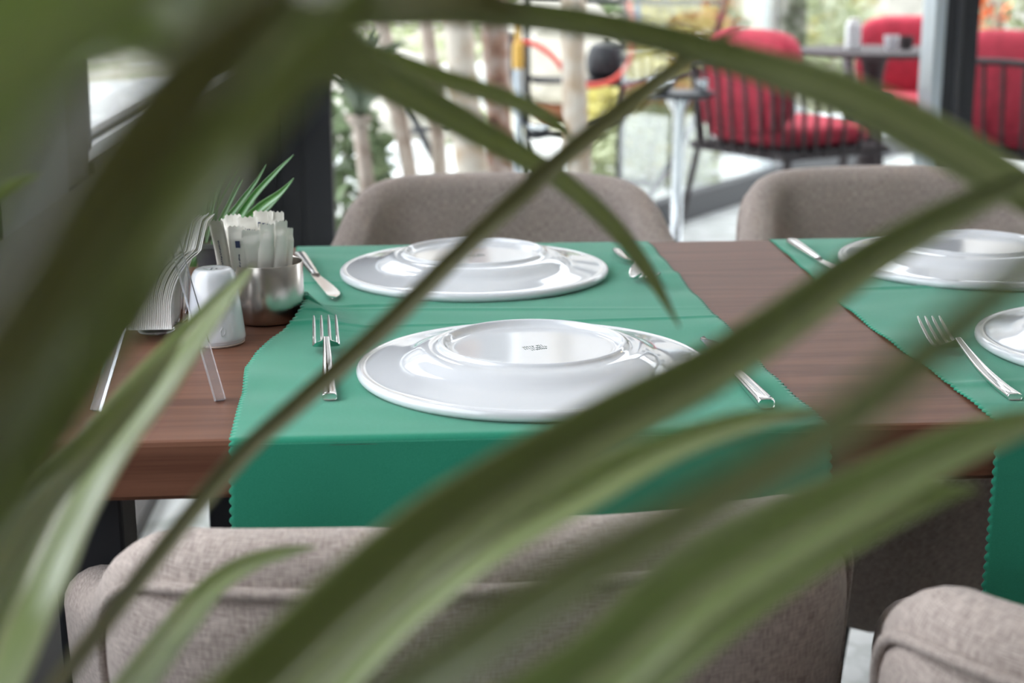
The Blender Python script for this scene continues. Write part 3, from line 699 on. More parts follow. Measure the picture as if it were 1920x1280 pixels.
def leaf(points, name, mat, parent, n=36, fold=0.18, twist=0.0, thick=0.0006, origin=None, pixel=True, face=None, wing=None):
    """points: rows (px, py, depth, width px, [twist]) or (x, y, z, width m, [twist]); blade bent along a smooth curve with a shallow V"""
    P = cr([tuple(p)+((0.0,) if len(p) == 4 else ()) for p in points], n)
    if pixel:
        X = np.array([at(p[0], p[1], p[2]) for p in P]); W = np.array([max(p[3], 0.5)*p[2]/FPX for p in P])
    else: X = P[:, :3].copy(); W = np.maximum(P[:, 3], 0.0003)
    tw = P[:, 4]+twist
    T = np.gradient(X, axis=0); T /= np.linalg.norm(T, axis=1)[:, None]
    v = []; uv = []; nx = 9
    org = np.array(origin if origin is not None else (0, 0, 0)); dist = np.r_[0, np.cumsum(np.linalg.norm(np.diff(X, axis=0), axis=1))]
    for i in range(n):
        vw = (CAM-X[i]) if face is None else np.array(face, float); vw = vw/np.linalg.norm(vw)
        s = np.cross(T[i], vw); s /= max(np.linalg.norm(s), 1e-6); up = np.cross(s, T[i])
        c_, s_ = math.cos(tw[i]), math.sin(tw[i]); s2 = s*c_+up*s_; u2 = -s*s_+up*c_
        ww = W[i]/max(0.35, abs(c_))
        for k in range(nx):
            q = k/(nx-1)*2-1
            if wing:                            # channelled blade: one wing stands up towards the light
                mid = 1-2*wing[1]; q = -1+(mid+1)*k/4 if k <= 4 else mid+(1-mid)*(k-4)/(nx-5)
                p = X[i]+s2*q*ww/2+u2*(max(0, q-mid)*ww/2*math.tan(wing[0])+fold*ww*(0.5*max(0, mid-q))**2)
            else: p = X[i]+s2*q*ww/2+u2*fold*ww*(abs(q)**1.6-0.35)
            v.append(p-org); uv.append((k/(nx-1), dist[i]*6))
    f = [(i*nx+k, i*nx+k+1, (i+1)*nx+k+1, (i+1)*nx+k) for i in range(n-1) for k in range(nx-1)]
    o = obj(name, v, f, mat, parent, True, uv)
    md = o.modifiers.new('thick', 'SOLIDIFY'); md.thickness = thick; md.offset = 0
    return o
HO = (GX, GY, TZ)
hd = 1.66
for pts in ([(405, 500, hd, 9), (430, 440, hd, 16), (470, 375, hd-.02, 13), (515, 325, hd-.04, 8), (551, 290, hd-.05, 1)],
            [(410, 500, hd, 9), (440, 440, hd-.02, 18), (485, 392, hd-.05, 17), (525, 362, hd-.08, 11), (551, 334, hd-.10, 1)],
            [(412, 500, hd, 8), (455, 435, hd-.02, 13), (500, 390, hd-.04, 12), (530, 360, hd-.05, 6), (548, 340, hd-.06, 1)],
            [(400, 500, hd, 8), (415, 430, hd, 12), (450, 380, hd, 10), (480, 340, hd, 6), (499, 308, hd, 1)],
            [(392, 500, hd, 8), (405, 440, hd, 11), (425, 390, hd+.02, 9), (455, 335, hd+.02, 1)],
            [(398, 500, hd, 8), (425, 450, hd, 10), (452, 405, hd+.01, 9), (478, 378, hd+.02, 1)]):
    leaf(pts, 'leaf', 'herb', e, n=20, fold=0.25, origin=HO, twist=0.2)
rs = random.Random(3)
for k in range(34):
    bx = 368+rs.uniform(-14, 18); tx = 372+rs.gauss(0, 42); ty = 310-rs.random()**1.5*95+abs(tx-385)*0.35
    if k < 6: tx, ty = (447, 405, 418, 430, 398, 380)[k], (218, 222, 246, 236, 258, 262)[k]
    d0 = 1.70+rs.uniform(-.03, .03)
    leaf([(bx, 500, d0, 4), ((bx*2+tx)/3+rs.uniform(-4, 4), 500-(500-ty)*.4, d0, 5), ((bx+tx*2)/3, 500-(500-ty)*.72, d0, 4), (tx, ty, d0, .8)], 'blade', 'herb', e, n=12, fold=0.25, origin=HO, twist=rs.uniform(-.5, .5))

# ------------------------------------------------------------------ the plant the picture is taken through
cA = at(-150, 1560, 0.36); cB = at(-190, -100, 0.50)
PX, PY = (cA[0]+cB[0])/2-0.03, (cA[1]+cB[1])/2
fp = tag(empty('potted_dracaena', (PX, PY, 0)), 'tall potted plant whose long blurred green leaves cross the foreground', 'potted plant')
PO = (PX, PY, 0)
MB().lathe(fillet([(0, 0), (0.10, 0), (0.105, 0.005), (0.135, 0.27), (0.142, 0.28), (0.142, 0.30), (0.128, 0.30), (0.125, 0.27), (0, 0.27)], .25), 48).build('pot', 'dark', fp, True)
MB().lathe([(0.126, 0.272), (0, 0.278)], 32).build('soil', 'soil', fp)
for c_, b_ in ((cA, (0.03, -0.03)), (cB, (-0.03, 0.03))):
    q = c_-np.array(PO)
    MB().tube(cr([(b_[0], b_[1], 0.27), (b_[0]+(q[0]-b_[0])*.3, b_[1]+(q[1]-b_[1])*.2, 0.27+(q[2]-.27)*.4), (q[0], q[1], q[2]-.08), tuple(q)], 16), 0.013, 12).build('stem', 'bark_grey', fp, True)
rA = (-150, 1560, 0.36); rB = (-190, -100, 0.50)
def FL(pts, mat='leaf', **k): leaf(pts, 'leaf', mat, fp, n=52, origin=PO, **k)
# low crown: leaves reaching up and to the right
FL([rA+(60,), (-70, 1400, .44, 105), (10, 1210, .50, 120), (85, 1030, .54, 112), (165, 880, .57, 98), (262, 745, .60, 80), (345, 640, .63, 54), (415, 560, .65, 30), (474, 497, .67, 3)], 'leaf2', fold=.15, wing=(1.27, .58))
FL([rA+(50,), (-120, 1330, .42, 75), (-40, 1130, .46, 85), (60, 960, .50, 70), (170, 835, .54, 55), (270, 720, .57, 40), (340, 640, .60, 4)], 'leaf', fold=.2, twist=-.2)
FL([rA+(70,), (-260, 1250, .30, 90), (-180, 960, .24, 110), (-80, 790, .22, 120), (30, 630, .21, 120), (120, 485, .205, 120), (205, 350, .20, 140), (292, 236, .20, 150), (380, 126, .20, 140), (480, 30, .20, 100), (560, -70, .20, 12)], 'leaf3', fold=.15)
FL([rA+(70,), (-220, 1270, .32, 120), (-90, 1010, .29, 150), (25, 840, .27, 165), (130, 680, .26, 170), (228, 530, .26, 168), (325, 400, .25, 140), (436, 265, .235, 115), (575, 115, .23, 100), (700, -30, .23, 80), (760, -120, .23, 8)], 'leaf', fold=.12, twist=.1)
FL([rA+(70,), (-220, 1200, .30, 110), (-90, 900, .27, 150), (50, 690, .25, 150), (150, 550, .24, 120), (240, 420, .24, 70), (310, 320, .24, 8)], 'leaf', fold=.12, twist=.1)
FL([rA+(60,), (-330, 1150, .24, 160), (-340, 700, .17, 220), (-230, 330, .15, 250), (-60, 140, .14, 280), (120, 20, .14, 260), (290, -70, .14, 200), (450, -200, .14, 20)], 'leaf2', fold=.12, twist=.2)
FL([rA+(60,), (-330, 1100, .20, 120), (-220, 760, .13, 110), (-100, 470, .12, 120), (10, 270, .118, 110), (100, 110, .115, 90), (200, -60, .115, 10)], 'leaf2', fold=.12, twist=.2)
FL([rA+(50,), (20, 1400, .42, 34), (120, 1270, .46, 36), (210, 1155, .49, 36), (300, 1040, .51, 36), (385, 935, .52, 36), (470, 840, .53, 36), (560, 760, .54, 37), (720, 618, .55, 38), (870, 470, .56, 37), (1030, 322, .57, 38), (1190, 190, .58, 34), (1300, 108, .58, 24), (1400, 45, .585, 3)], 'leaf3', fold=.3, twist=.5)
FL([rA+(60,), (40, 1480, .42, 60), (190, 1350, .50, 64), (290, 1230, .55, 60), (370, 1130, .59, 52), (440, 1070, .61, 40), (520, 1037, .63, 24), (592, 1024, .64, 3)], 'leaf2', fold=.15, wing=(1.27, .58))
FL([rA+(60,), (150, 1500, .37, 120), (430, 1335, .38, 150), (640, 1145, .385, 150), (810, 1000, .39, 140), (990, 880, .40, 122), (1170, 775, .41, 105), (1330, 690, .42, 92), (1480, 592, .43, 84), (1620, 492, .44, 74), (1760, 410, .45, 60), (1880, 352, .46, 40), (1980, 310, .465, 6)], 'leaf', fold=.2, wing=(1.20, .32))
FL([rA+(60,), (220, 1520, .40, 70), (540, 1345, .43, 80), (750, 1150, .45, 78), (920, 1020, .46, 74), (1090, 925, .47, 68), (1250, 840, .48, 58), (1400, 788, .49, 40), (1530, 764, .50, 4)], 'leaf2', fold=.2, wing=(1.22, .5))
FL([rA+(60,), (420, 1560, .36, 110), (800, 1430, .37, 140), (1080, 1280, .38, 145), (1290, 1110, .39, 135), (1460, 1005, .40, 118), (1610, 925, .41, 100), (1760, 850, .42, 80), (1900, 795, .43, 55), (2010, 765, .44, 6)], 'leaf2', fold=.2, wing=(1.1, .4))
FL([rA+(60,), (460, 1600, .38, 100), (860, 1480, .39, 120), (1120, 1330, .40, 125), (1330, 1165, .41, 118), (1500, 1050, .42, 100), (1640, 975, .43, 76), (1750, 932, .44, 46), (1835, 915, .445, 4)], 'leaf2', fold=.35, twist=.3)
FL([rA+(60,), (200, 1560, .32, 100), (560, 1440, .26, 120), (820, 1260, .235, 118), (1040, 1110, .225, 112), (1260, 985, .22, 105), (1460, 870, .215, 98), (1640, 745, .21, 92), (1800, 610, .21, 80), (1950, 480, .21, 60), (2060, 380, .21, 8)], 'leaf', fold=.15, twist=.15)
FL([rA+(30,), (-160, 1200, .50, 30), (-100, 980, .52, 34), (-40, 900, .53, 36), (20, 878, .54, 30), (78, 884, .545, 3)], 'leaf2', fold=.2)
FL([rA+(30,), (-200, 1000, .50, 26), (-140, 620, .52, 26), (-60, 430, .53, 24), (20, 356, .54, 20), (78, 330, .545, 2)], 'leaf2', fold=.2)
# high crown: leaves arching over from the left
FL([rB+(50,), (120, -150, .47, 70), (420, -70, .46, 80), (640, 8, .47, 74), (860, 18, .48, 62), (1080, 42, .49, 56), (1250, 76, .50, 56), (1400, 118, .50, 62), (1560, 170, .49, 76), (1720, 245, .48, 88), (1860, 325, .47, 84), (2000, 410, .46, 60), (2080, 460, .46, 5)], 'leaf', fold=.2, twist=.25)
FL([rB+(50,), (130, -90, .48, 80), (400, 0, .49, 90), (600, 90, .51, 84), (760, 172, .54, 68), (880, 238, .56, 56), (980, 294, .58, 46), (1060, 344, .60, 38), (1150, 425, .63, 34), (1215, 510, .65, 26), (1274, 612, .67, 3)], 'leaf', fold=.2, twist=.2)
FL([rB+(50,), (180, -60, .50, 60), (480, 48, .52, 58), (690, 106, .55, 50), (820, 146, .57, 40), (950, 186, .59, 34), (1030, 224, .61, 26), (1080, 268, .62, 3)], 'leaf', fold=.25, twist=.3)
FL([rB+(50,), (60, -60, .40, 120), (300, 30, .36, 170), (500, 70, .35, 180), (640, 100, .35, 130), (740, 150, .35, 8)], 'leaf', fold=.15)
FL([rB+(50,), (-60, 100, .30, 70), (100, 110, .28, 76), (230, 82, .27, 66), (340, 76, .27, 40), (430, 100, .27, 4)], 'leaf2', fold=.15)
FL([rB+(50,), (200, -200, .40, 130), (450, -120, .36, 160), (650, -50, .34, 140), (860, -10, .33, 90), (1000, 25, .33, 8)], 'leaf3', fold=.15)

# ------------------------------------------------------------------ beyond the glass: terrace and garden
gd = slab('garden_ground', -40, 60, -10, 80, -0.30, -0.12, 'ground'); structure(gd); gd['label'] = 'pale gravel and grass of the garden'
o = structure(slab('paved_path', -14, -0.82, -6, 14, -0.14, -0.02, 'white')); o['label'] = 'pale paved path outside the left window'
# low glass railing at the edge of the terrace
A = onz(1215, 432, 0); B = onz(1735, 268, 0); dv = (B-A)/np.linalg.norm(B-A); A2 = A-dv*0.25; B2 = B+dv*2.2
Lr = np.linalg.norm(B2-A2); ang = math.atan2(dv[1], dv[0])
e = tag(empty('glass_railing', tuple((A2+B2)/2), ang), 'low glass railing on a dark floor rail along the terrace edge', 'railing')
MB().box((0, 0, 0.055), (Lr, 0.07, 0.11), bev=0.004).build('floor_rail', 'dark', e)
MB().box((0, 0.10, 0.03), (Lr, 0.05, 0.06), bev=0.004).build('drain_strip', 'alu', e)
for k in range(4): MB().box((-Lr/2+Lr*(k+.5)/4, 0, 0.52), (Lr/4-0.02, 0.010, 0.84)).build('pane', 'glass', e)
# tree trunks in front of the garden
def tree(px0, py0, px1, py1, d, wpx, mat, label, H=2.6, nl=9):
    a = at(px0, py0, d); b = at(px1, py1, d); sl = (a-b)/(a[2]-b[2])
    base = b-sl*(b[2]); top_ = b+sl*(H-b[2]); r0 = wpx*d/FPX/2*0.88
    e = tag(empty('slender_tree', (base[0], base[1], 0)), label, 'tree', 'slender trunks outside the window')
    rs = random.Random(int(px0)); pts = []; rad = []
    for t in np.linspace(0, 1, 26):
        p = (top_-base)*t; pts.append((p[0]+0.012*math.sin(t*9+px0), p[1]+0.01*math.cos(t*7+px0), p[2])); rad.append(r0*(1.06-0.12*t)*(1+0.06*math.sin(t*31+px0)+rs.uniform(-.03, .03)))
    MB().tube(pts, rad, 16).build('trunk', mat, e, True)
    t_ = np.array(pts[-1])
    for k in range(nl):
        az = 2*PI*k/nl+rs.uniform(-.2, .2); L_ = rs.uniform(.3, .45); dr = np.array([math.cos(az), math.sin(az), 0])
        leaf([tuple(t_)+(0.012,), tuple(t_+dr*L_*.35+np.array([0, 0, L_*.35]))+(0.045,), tuple(t_+dr*L_*.7+np.array([0, 0, L_*.35]))+(0.04,), tuple(t_+dr*L_+np.array([0, 0, L_*.1]))+(0.002,)], 'leaf', 'palm', e, n=14, pixel=False, face=(0, 0, 1))
    return e
tree(724, 60, 766, 335, 6.2, 34, 'bark_grey', 'thin leaning grey-brown trunk second from the window post')
tree(798, 40, 822, 330, 6.5, 30, 'bark_grey', 'thin straight grey-brown trunk left of the pale mottled one')
tree(858, 40, 893, 335, 5.9, 62, 'bark_white', 'thick pale trunk with brown peeling patches')
tree(922, 40, 944, 335, 6.0, 54, 'bark_red', 'thick trunk with dark red-brown bark beside the pale mottled one')
tree(1077, 0, 1088, 335, 5.8, 52, 'bark_white', 'tan mottled trunk standing alone behind the far left chair')
# young yucca by the window post
b = at(688, 345, 5.8); t = at(673, 225, 5.8)
e = tag(empty('young_yucca', (b[0], b[1], 0)), 'young yucca with a fan of upright leaves beside the dark window post', 'plant')
bo = np.array([b[0], b[1], 0])
MB().tube([(0.02, 0, 0), tuple(b-bo), tuple(t-bo)], [0.032, 0.030, 0.028], 14).build('stem', 'bark_grey', e, True)
MB().lathe([(0.028, -0.03), (0.05, 0.0), (0.055, 0.015), (0.02, 0.02)], 12, tuple(t-bo)).build('collar', 'bark_grey', e)
rs = random.Random(2)
for k in range(30):
    tx = 673+rs.uniform(-75, 90); ty = rs.uniform(30, 110)+abs(tx-673)*0.4; dd = 5.8+rs.uniform(-.25, .25)
    leaf([(673, 225, 5.8, 8), (673+(tx-673)*.25, 225-(225-ty)*.45, (5.8+dd)/2, 13), (673+(tx-673)*.62, 225-(225-ty)*.82, dd, 11), (tx, ty, dd, 1)], 'leaf', 'palm', e, n=14, origin=bo, thick=0.002, twist=rs.uniform(-.4, .4))
# bushes
def bush(name, c, rad, n, size, mat, label, group='garden shrubs', seed=1, stemh=None):
    e = tag(empty(name, (c[0], c[1], -0.12)), label, 'shrub', group); r = np.random.default_rng(seed)
    v = []; f = []
    for k in range(n):
        p = r.normal(size=3); p /= np.linalg.norm(p); p = p*np.array(rad)*r.uniform(.45, 1)**.5+np.array([0, 0, c[2]+0.12])
        if p[2] < 0.02: p[2] = 0.02+r.uniform(0, .1)
        a = r.normal(size=3); a /= np.linalg.norm(a); b = np.cross(a, r.normal(size=3)); b /= np.linalg.norm(b); s = size*r.uniform(.6, 1.3); cc = np.cross(a, b)
        i = len(v); v += [p-a*s, p+b*s*.4+cc*s*.1, p+a*s, p-b*s*.4+cc*s*.1]; f.append((i, i+1, i+2)); f.append((i, i+2, i+3))
    o = obj('foliage', v, f, mat, e); o['kind'] = 'stuff'
    m = MB(); rr = random.Random(seed)
    for k in range(6):
        az = rr.uniform(0, 6.28); m.tube([(0, 0, 0), (rad[0]*.4*math.cos(az), rad[1]*.4*math.sin(az), (c[2]+.12)*.8), (rad[0]*.7*math.cos(az), rad[1]*.7*math.sin(az), (c[2]+.12+rad[2]*.5))], [.012, .009, .004], 6)
    m.build('branches', 'bark_grey', e)
    return e
bush('yellow_shrub', tuple(at(1205, 235, 8.4)), (.36, .3, .38), 1100, .055, 'bush_y', 'yellow autumn shrub seen through the black metal stand', seed=1)
bush('green_shrub', tuple(at(1220, 300, 7.7)), (.36, .30, .26), 700, .05, 'bush_l', 'light green low shrub in front of the yellow one', seed=2)
bush('green_shrub', tuple(at(640, 330, 6.3)), (.22, .22, .36), 800, .05, 'bush_g', 'green shrub just right of the dark window post', seed=3)
bush('green_shrub', tuple(at(855, 300, 9.7)), (.45, .4, .40), 800, .06, 'bush_l', 'pale green shrub glimpsed behind the thick trunks', seed=4)
bush('green_shrub', tuple(at(1550, 115, 11.5)), (.55, .5, .55), 900, .07, 'bush_l', 'pale green shrub behind the round terrace table', seed=5)
bush('yellow_shrub', tuple(at(1545, 15, 13.5)), (.5, .5, .45), 700, .07, 'bush_y', 'yellow shrub at the top edge behind the terrace table', seed=6)
bush('green_shrub', tuple(at(780, 80, 14.5)), (1.4, .6, .7), 1600, .08, 'bush_l', 'wide pale green hedge far behind the thin trunks', seed=7)
bush('green_shrub', tuple(at(1130, 40, 15.8)), (1.6, .6, .6), 1600, .09, 'bush_g', 'wide dark green hedge at the back of the garden', seed=8)
bush('yellow_shrub', tuple(at(1270, 60, 11.2)), (.4, .4, .36), 600, .07, 'bush_y', 'small yellow shrub left of the slatted red chair', seed=10)
bush('flowering_shrub', tuple(at(1848, 40, 7.5)), (.11, .11, .22), 80, .045, 'bush_o', 'orange flowering plant right of the dark post', seed=9)
bush('green_shrub', tuple(at(1905, 30, 8.5)), (.22, .25, .5), 400, .06, 'bush_l', 'thin green shrub in the upper right corner', seed=11)
# pale stones and low walls in the garden
def stone(px, py, d, sz, label, seed):
    c = at(px, py, d); bm = bmesh.new(); bmesh.ops.create_icosphere(bm, subdivisions=2, radius=1); r = np.random.default_rng(seed)
    for v_ in bm.verts: v_.co = Vector((v_.co.x*sz[0], v_.co.y*sz[1], v_.co.z*sz[2]))*float(r.uniform(.85, 1.1))
    bm.verts.index_update(); vs = [tuple(v_.co) for v_ in bm.verts]; fs = [[q.index for q in ff.verts] for ff in bm.faces]; bm.free()
    o = obj('garden_rock', vs, fs, 'stone'); o.location = (c[0], c[1], sz[2]*.7-.12); return tag(o, label, 'rock', 'pale garden rocks')
stone(715, 230, 9.5, (.55, .4, .42), 'pale rock behind the young yucca', 1)
stone(1040, 120, 12.8, (.6, .5, .55), 'pale rock behind the red hose', 2)
stone(1345, 45, 12.4, (.6, .4, .4), 'long pale rock left of the red slatted chair at the top', 3)
stone(1560, 60, 15.5, (.7, .5, .5), 'beige rock behind the round terrace table', 4)
def wallbar(pa, pb, d0, d1, h, mat, label):
    a = at(*pa, d0); b = at(*pb, d1); a[2] = b[2] = 0; c = (a+b)/2; L_ = np.linalg.norm(b-a)
    o = MB().box((0, 0, 0), (L_, .22, h+.12), bev=.01).build('garden_wall', mat); o.location = (c[0], c[1], (h-.12)/2); o.rotation_euler = (0, 0, math.atan2(b[1]-a[1], b[0]-a[0])); tag(o, label, 'garden wall'); return o
wallbar((560, 330), (760, 250), 7.6, 8.6, .10, 'white', 'low white kerb running behind the young yucca')
wallbar((700, 100), (900, 60), 10.5, 12.0, .30, 'white', 'white garden wall crossing behind the thin trunks')
wallbar((600, -40), (2400, -60), 19, 21, 0.9, 'stone', 'long beige stone wall closing the garden at the back')
wallbar((1340, 310), (1900, 120), 8.6, 12.8, .12, 'white', 'white kerb running behind the glass railing')

# tall pale house put in to keep low bright sky out of reflections
hc = np.array([5.0, 25.0, -0.12])
e = tag(empty('house', tuple(hc), math.radians(-6)), 'pale grey house far behind the garden', 'building')
HW, HH = 44.0, 9.5
MB().box((0, 4, HH/2), (HW, 8, HH)).build('wall', 'housewall', e)
for r_ in range(3):
    for k in range(11):
        x = -HW/2+2.4+k*3.9; z = 1.7+r_*3.0
        wo = MB().box((x, -0.03, z), (1.5, .10, 1.5)).build('window', 'white', e)
        MB().box((x, -0.085, z), (1.3, .02, 1.3)).build('pane', 'darkglass', wo)
MB().box((0, 3.9, HH+.15), (HW+1, 9, .3)).build('roof', 'dark', e)
# ------------------------------------------------------------------ red terrace chairs
def red_chair(label):                   # local: faces +y, origin on floor
    e = tag(empty('terrace_armchair'), label, 'chair', 'red cushioned terrace chairs')
    def cushion(name, c, d, k=4.0):
        bm = bmesh.new(); bmesh.ops.create_cube(bm, size=1); bmesh.ops.subdivide_edges(bm, edges=bm.edges[:], cuts=7, use_grid_fill=True)
        for v_ in bm.verts:
            x, y, z = v_.co*2; nr = (abs(x)**k+abs(y)**k+abs(z)**k)**(1/k); v_.co = Vector((x/nr*d[0]/2, y/nr*d[1]/2, z/nr*d[2]/2))
        bm.verts.index_update(); vs = [tuple(v_.co) for v_ in bm.verts]; fs = [[q.index for q in ff.verts] for ff in bm.faces]; bm.free()
        o = obj(name, vs, fs, 'red', e, True); o.location = c; return o
    cushion('seat_cushion', (0, 0.02, 0.44), (0.52, 0.52, 0.10))
    o = cushion('back_cushion', (0, -0.20, 0.64), (0.50, 0.13, 0.40)); o.rotation_euler = (math.radians(-10), 0, 0)
    MB().box((0, 0.02, 0.375), (0.56, 0.56, 0.03), bev=.006).build('seat_frame', 'rope', e)
    arm = [(-.30, .26, .57), (-.30, .0, .61), (-.29, -.20, .66), (-.22, -.30, .71), (0, -.33, .73), (.22, -.30, .71), (.29, -.20, .66), (.30, .0, .61), (.30, .26, .57)]
    P = cr(arm, 49); MB().tube(P, 0.014, 8).build('arm_rail', 'rope', e, True)
    for i in range(3, 47, 2):
        p = P[i]; MB().tube([tuple(p), (p[0]*.93, p[1]*.88, .37)], .0085, 6).build('rope_slat', 'rope', e, True)
    for sx in (-1, 1):
        for y0, y1 in ((.25, .29), (-.22, -.29)):
            MB().tube([(sx*.27, y0, .565 if y0 > 0 else .38), (sx*.27, y0, .36), (sx*.30, y1, 0)], .013, 8).build('leg', 'rope', e, True)
    return e
def put(e, px, py, d, z, rz):
    c = at(px, py, d); e.location = (c[0], c[1], z); e.rotation_euler = (0, 0, math.radians(rz))
ca = red_chair('red cushioned chair seen from behind through its dark rope slats'); put(ca, 1472, 246, 5.95, 0, -62)
cb = copy_tree(ca); cb['label'] = 'red cushioned chair behind the round terrace table'; put(cb, 1705, 170, 7.0, 0, 165)
cc = copy_tree(ca); cc['label'] = 'red cushioned chair right of the dark post, cut by the picture edge'; put(cc, 1930, 235, 5.8, 0, -48)
c = onz(1462, 330, 0)
e = tag(empty('terrace_column', (c[0], c[1], 0), 0.1), 'dark square column with a pale edge behind the slatted red chair', 'column')
MB().box((0.01, 0, 1.4), (.15, .15, 2.8), bev=.004).build('shaft', 'dark', e); MB().box((-.088, 0, 1.4), (.04, .12, 2.8), bev=.003).build('edge_strip', 'alu', e)
# round table on the terrace
c = at(1640, 92, 6.25); zt = c[2]
e = tag(empty('terrace_table', (c[0], c[1], 0)), 'round dark brown terrace table on a turned pedestal', 'table')
MB().lathe([(0, zt-.022), (.33, zt-.022), (.345, zt-.018), (.345, zt-.004), (.335, zt), (0, zt)], 56).build('top', 'rope', e, True, 40)
MB().lathe(fillet([(.23, 0), (.23, .02), (.05, .05), (.035, .10), (.06, .20), (.055, .28), (.03, .34), (.03, .5), (.05, zt-.03), (.12, zt-.022)], .35), 32).build('pedestal', 'rope', e, True)
def lathe_thing(name, px, py, d, z, prof_, mat, label, cat, n=28, group=None):
    c = at(px, py, d); o = MB().lathe(prof_, n).build(name, mat, None, True, 40); o.location = (c[0], c[1], z); return tag(o, label, cat, group)
lathe_thing('white_cup', 1672, 70, 6.15, zt, [(0, 0), (.022, 0), (.030, .03), (.032, .06), (.029, .06), (.027, .03), (0, .008)], 'porcelain', 'white cup on the round terrace table', 'cup')
lathe_thing('dark_cup', 1700, 70, 6.2, zt, [(0, 0), (.024, 0), (.030, .03), (.030, .055), (.027, .055), (.025, .03), (0, .008)], 'rope', 'dark cup beside the white cup on the terrace table', 'cup')
c = at(1600, 60, 6.2); e = tag(empty('napkin_block', (c[0], c[1], zt)), 'upright white napkin dispenser on the terrace table', 'napkin dispenser')
MB().box((0, 0, .055), (.058, .05, .11), bev=.008).build('body', 'white', e); MB().box((0, -.005, .118), (.042, .03, .02), bev=.004).build('napkins', 'napkin', e)
# chrome pedestal table
c = at(1274, 172, 5.56); zt2 = c[2]
e = tag(empty('chrome_table', (c[0], c[1], 0)), 'small dark table on a chrome pole outside the glass', 'table')
MB().lathe([(0, zt2-.02), (.12, zt2-.02), (.13, zt2-.012), (.13, zt2), (0, zt2)], 40).build('top', 'black', e, True, 40)
MB().lathe([(.14, 0), (.14, .012), (.03, .03), (.021, .05), (.021, zt2-.08), (.055, zt2-.02)], 32).build('pole', 'chrome', e, True, 40)
lathe_thing('chrome_bowl', 1240, 165, 5.54, zt2, fillet([(0, 0), (.025, 0), (.048, .025), (.052, .045), (.049, .045), (.044, .026), (0, .006)]), 'chrome', 'chrome bowl on the left of the small chrome-poled table', 'bowl')
lathe_thing('chrome_cup', 1318, 158, 5.54, zt2, [(0, 0), (.018, 0), (.024, .02), (.024, .045), (.021, .045), (.019, .02), (0, .005)], 'chrome', 'small chrome cup on the right of the chrome-poled table', 'cup')
# black tubular stand with hose, bowl and pot
DS = 6.95
b0 = at(1080, 330, DS); e = tag(empty('tubular_stand', (b0[0], b0[1], 0)), 'black tubular metal stand with curved side bars outside the glass', 'stand')
so_ = np.array([b0[0], b0[1], 0])
def tp(px, py, d=DS): return tuple(at(px, py, d)-so_)
def gtp(px, py, d=DS):
    p = at(px, py, d)-so_; p[2] = 0.0; return tuple(p)
for pts, r_ in (([tp(1372, -40), tp(1345, 60), tp(1328, 150), tp(1295, 240), tp(1240, 335), tp(1215, 372), gtp(1205, 400)], .017),
                ([tp(752, 140), tp(768, 200), tp(790, 250), tp(815, 300), tp(845, 350), gtp(870, 400)], .017),
                ([tp(958, 60), tp(962, 130), tp(972, 190), tp(988, 235), tp(1003, 258)], .017)):
    MB().tube(cr(pts, 30), r_, 8).build('curved_bar', 'black', e, True)
for pts in ([tp(1173, -20), tp(1168, 160), tp(1160, 345), gtp(1158, 380)], [tp(988, -20), tp(988, 165), gtp(990, 380)], [tp(942, -10), tp(938, 120), gtp(935, 380)]):
    MB().tube(pts, .016, 8).build('upright', 'black', e, True)
for pts in ([tp(985, 147), tp(1170, 158), tp(1330, 134)], [tp(1000, 258), tp(1062, 246), tp(1164, 222)], [tp(1105, 336), tp(1222, 343)], [tp(980, 0), tp(1172, 4), tp(1352, 4)], [tp(752, 250, DS+.1), tp(905, 222, DS+.1)]):
    MB().tube(pts, .014, 8).build('rail', 'black', e, True)
sh = at(1090, 150, DS+.05); MB().box(tuple(sh-so_), (.46, .26, .012)).build('shelf', 'black', e)
sh2 = at(1050, 250, DS+.05); MB().box(tuple(sh2-so_), (.30, .24, .012)).build('shelf', 'black', e)
m = MB().tube(cr([tuple(at(*q)) for q in ((966, 78, DS-.05), (1000, 82, DS-.08), (1035, 105, DS-.1), (1060, 135, DS-.1), (1085, 156, DS-.12), (1115, 160, DS-.14), (1150, 150, DS-.14), (1178, 120, DS-.12), (1186, 85, DS-.1), (1184, 40, DS-.06), (1180, 5, DS-.03))], 48), .013, 10)
tag(m.build('red_hose', 'hose', None, True), 'red rubber hose looping from the yellow fitting over the black stand', 'hose')
c = at(972, 112, DS-.06); e = tag(empty('yellow_fitting', (c[0], c[1], c[2]-.5)), 'yellow topped grey pipe beside the red hose', 'pipe')
MB().lathe([(0, .46), (.026, .46), (.028, .5), (.026, .57), (.016, .58), (.016, .72), (0, .72)], 16).build('cap', 'yellow', e, True, 40)
MB().lathe([(.020, 0.5-c[2]), (.020, .46)], 16).build('pipe', 'alu', e, True)
zs = sh[2]+.006
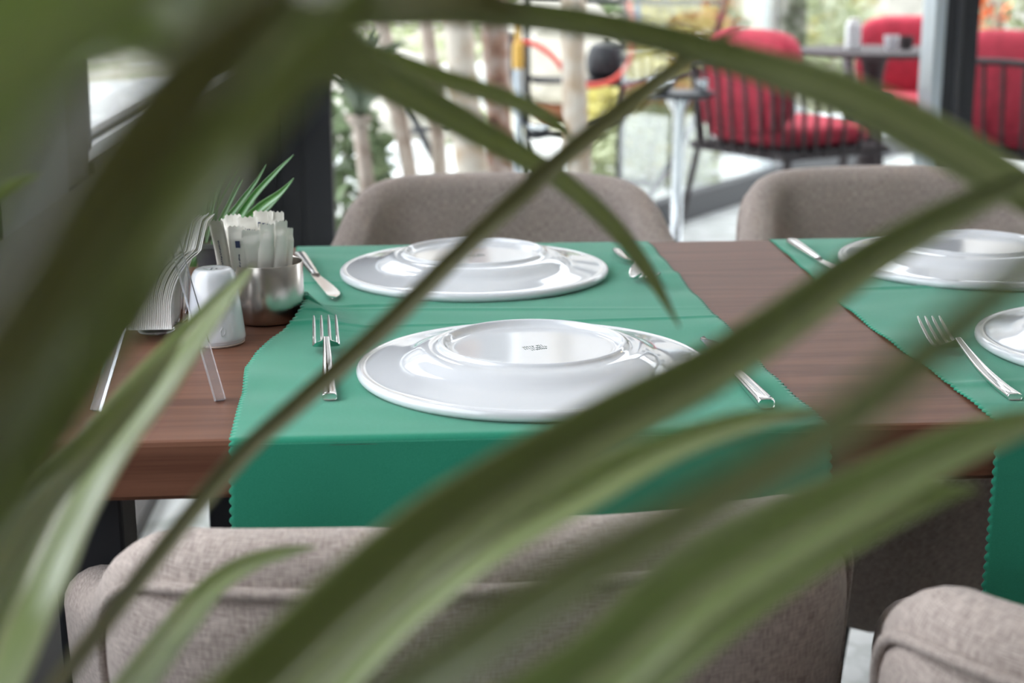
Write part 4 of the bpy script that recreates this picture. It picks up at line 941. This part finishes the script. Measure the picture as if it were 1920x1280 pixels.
lathe_thing('black_kettle', 1138, 110, DS+.04, zs, fillet([(0, 0), (.075, 0), (.095, .03), (.10, .09), (.08, .15), (.05, .17), (.012, .18), (.014, .20), (0, .205)]), 'black', 'round black pot on the stand inside the loop of red hose', 'pot')
zs2 = sh2[2]+.006
lathe_thing('terracotta_bowl', 1042, 200, DS+.06, zs2+.035, [(0, 0), (.05, 0), (.09, .05), (.10, .085), (.092, .085), (.08, .05), (0, .012)], 'terracotta', 'terracotta bowl on the lower shelf of the black stand', 'bowl')
lathe_thing('steel_bowl', 1012, 235, DS-.03, zs2, fillet([(0, 0), (.03, 0), (.055, .035), (.058, .05), (.054, .05), (.048, .033), (0, .008)]), 'chrome', 'shiny steel bowl left on the lower shelf of the black stand', 'bowl')
c = at(1196, 8, DS); e = tag(empty('blue_tool', (c[0], c[1], c[2]-.12)), 'blue handle hanging from the top bar of the black stand', 'tool')
MB().lathe(fillet([(0, 0), (.006, .0), (.010, .02), (.016, .06), (.015, .11), (.008, .125), (0, .13)]), 14).build('handle', 'blue', e, True)
MB().tube([(0, 0, .125), (.012, 0, .14), (0, 0, .155)], .002, 6).build('loop', 'blue', e, True)

# ------------------------------------------------------------------ string of small warm bulbs under the ceiling
MT['bulb'] = plain('warm_bulb', (1, 0.8, 0.5)); _b = MT['bulb'].node_tree.nodes['Principled BSDF']
_b.inputs['Emission Color'].default_value = (1, 0.72, 0.42, 1); _b.inputs['Emission Strength'].default_value = 60; MT['bulb'].cycles.emission_sampling = 'NONE'
e = tag(empty('string_lights', (1.9, 1.2, 2.9)), 'string of small warm bulbs hung under the ceiling', 'lights')
cp = [(-1.1, -1.6, -.02), (-.5, -.8, -.30), (.1, 0, -.05), (.6, .8, -.32), (1.1, 1.6, -.05), (1.6, 2.3, -.3), (2.0, 2.9, -.03)]
P = cr(cp, 60); MB().tube(P, .004, 6).build('cable', 'black', e, True)
for i in range(3, 60, 5):
    p = P[i]; MB().lathe([(0, -.06), (.010, -.055), (.016, -.04), (.014, -.025), (.008, -.012)], 14, tuple(p)).build('bulb', 'bulb', e, True)
    MB().lathe([(.008, -.014), (.009, .002), (0, .003)], 10, tuple(p)).build('socket', 'black', e, True)
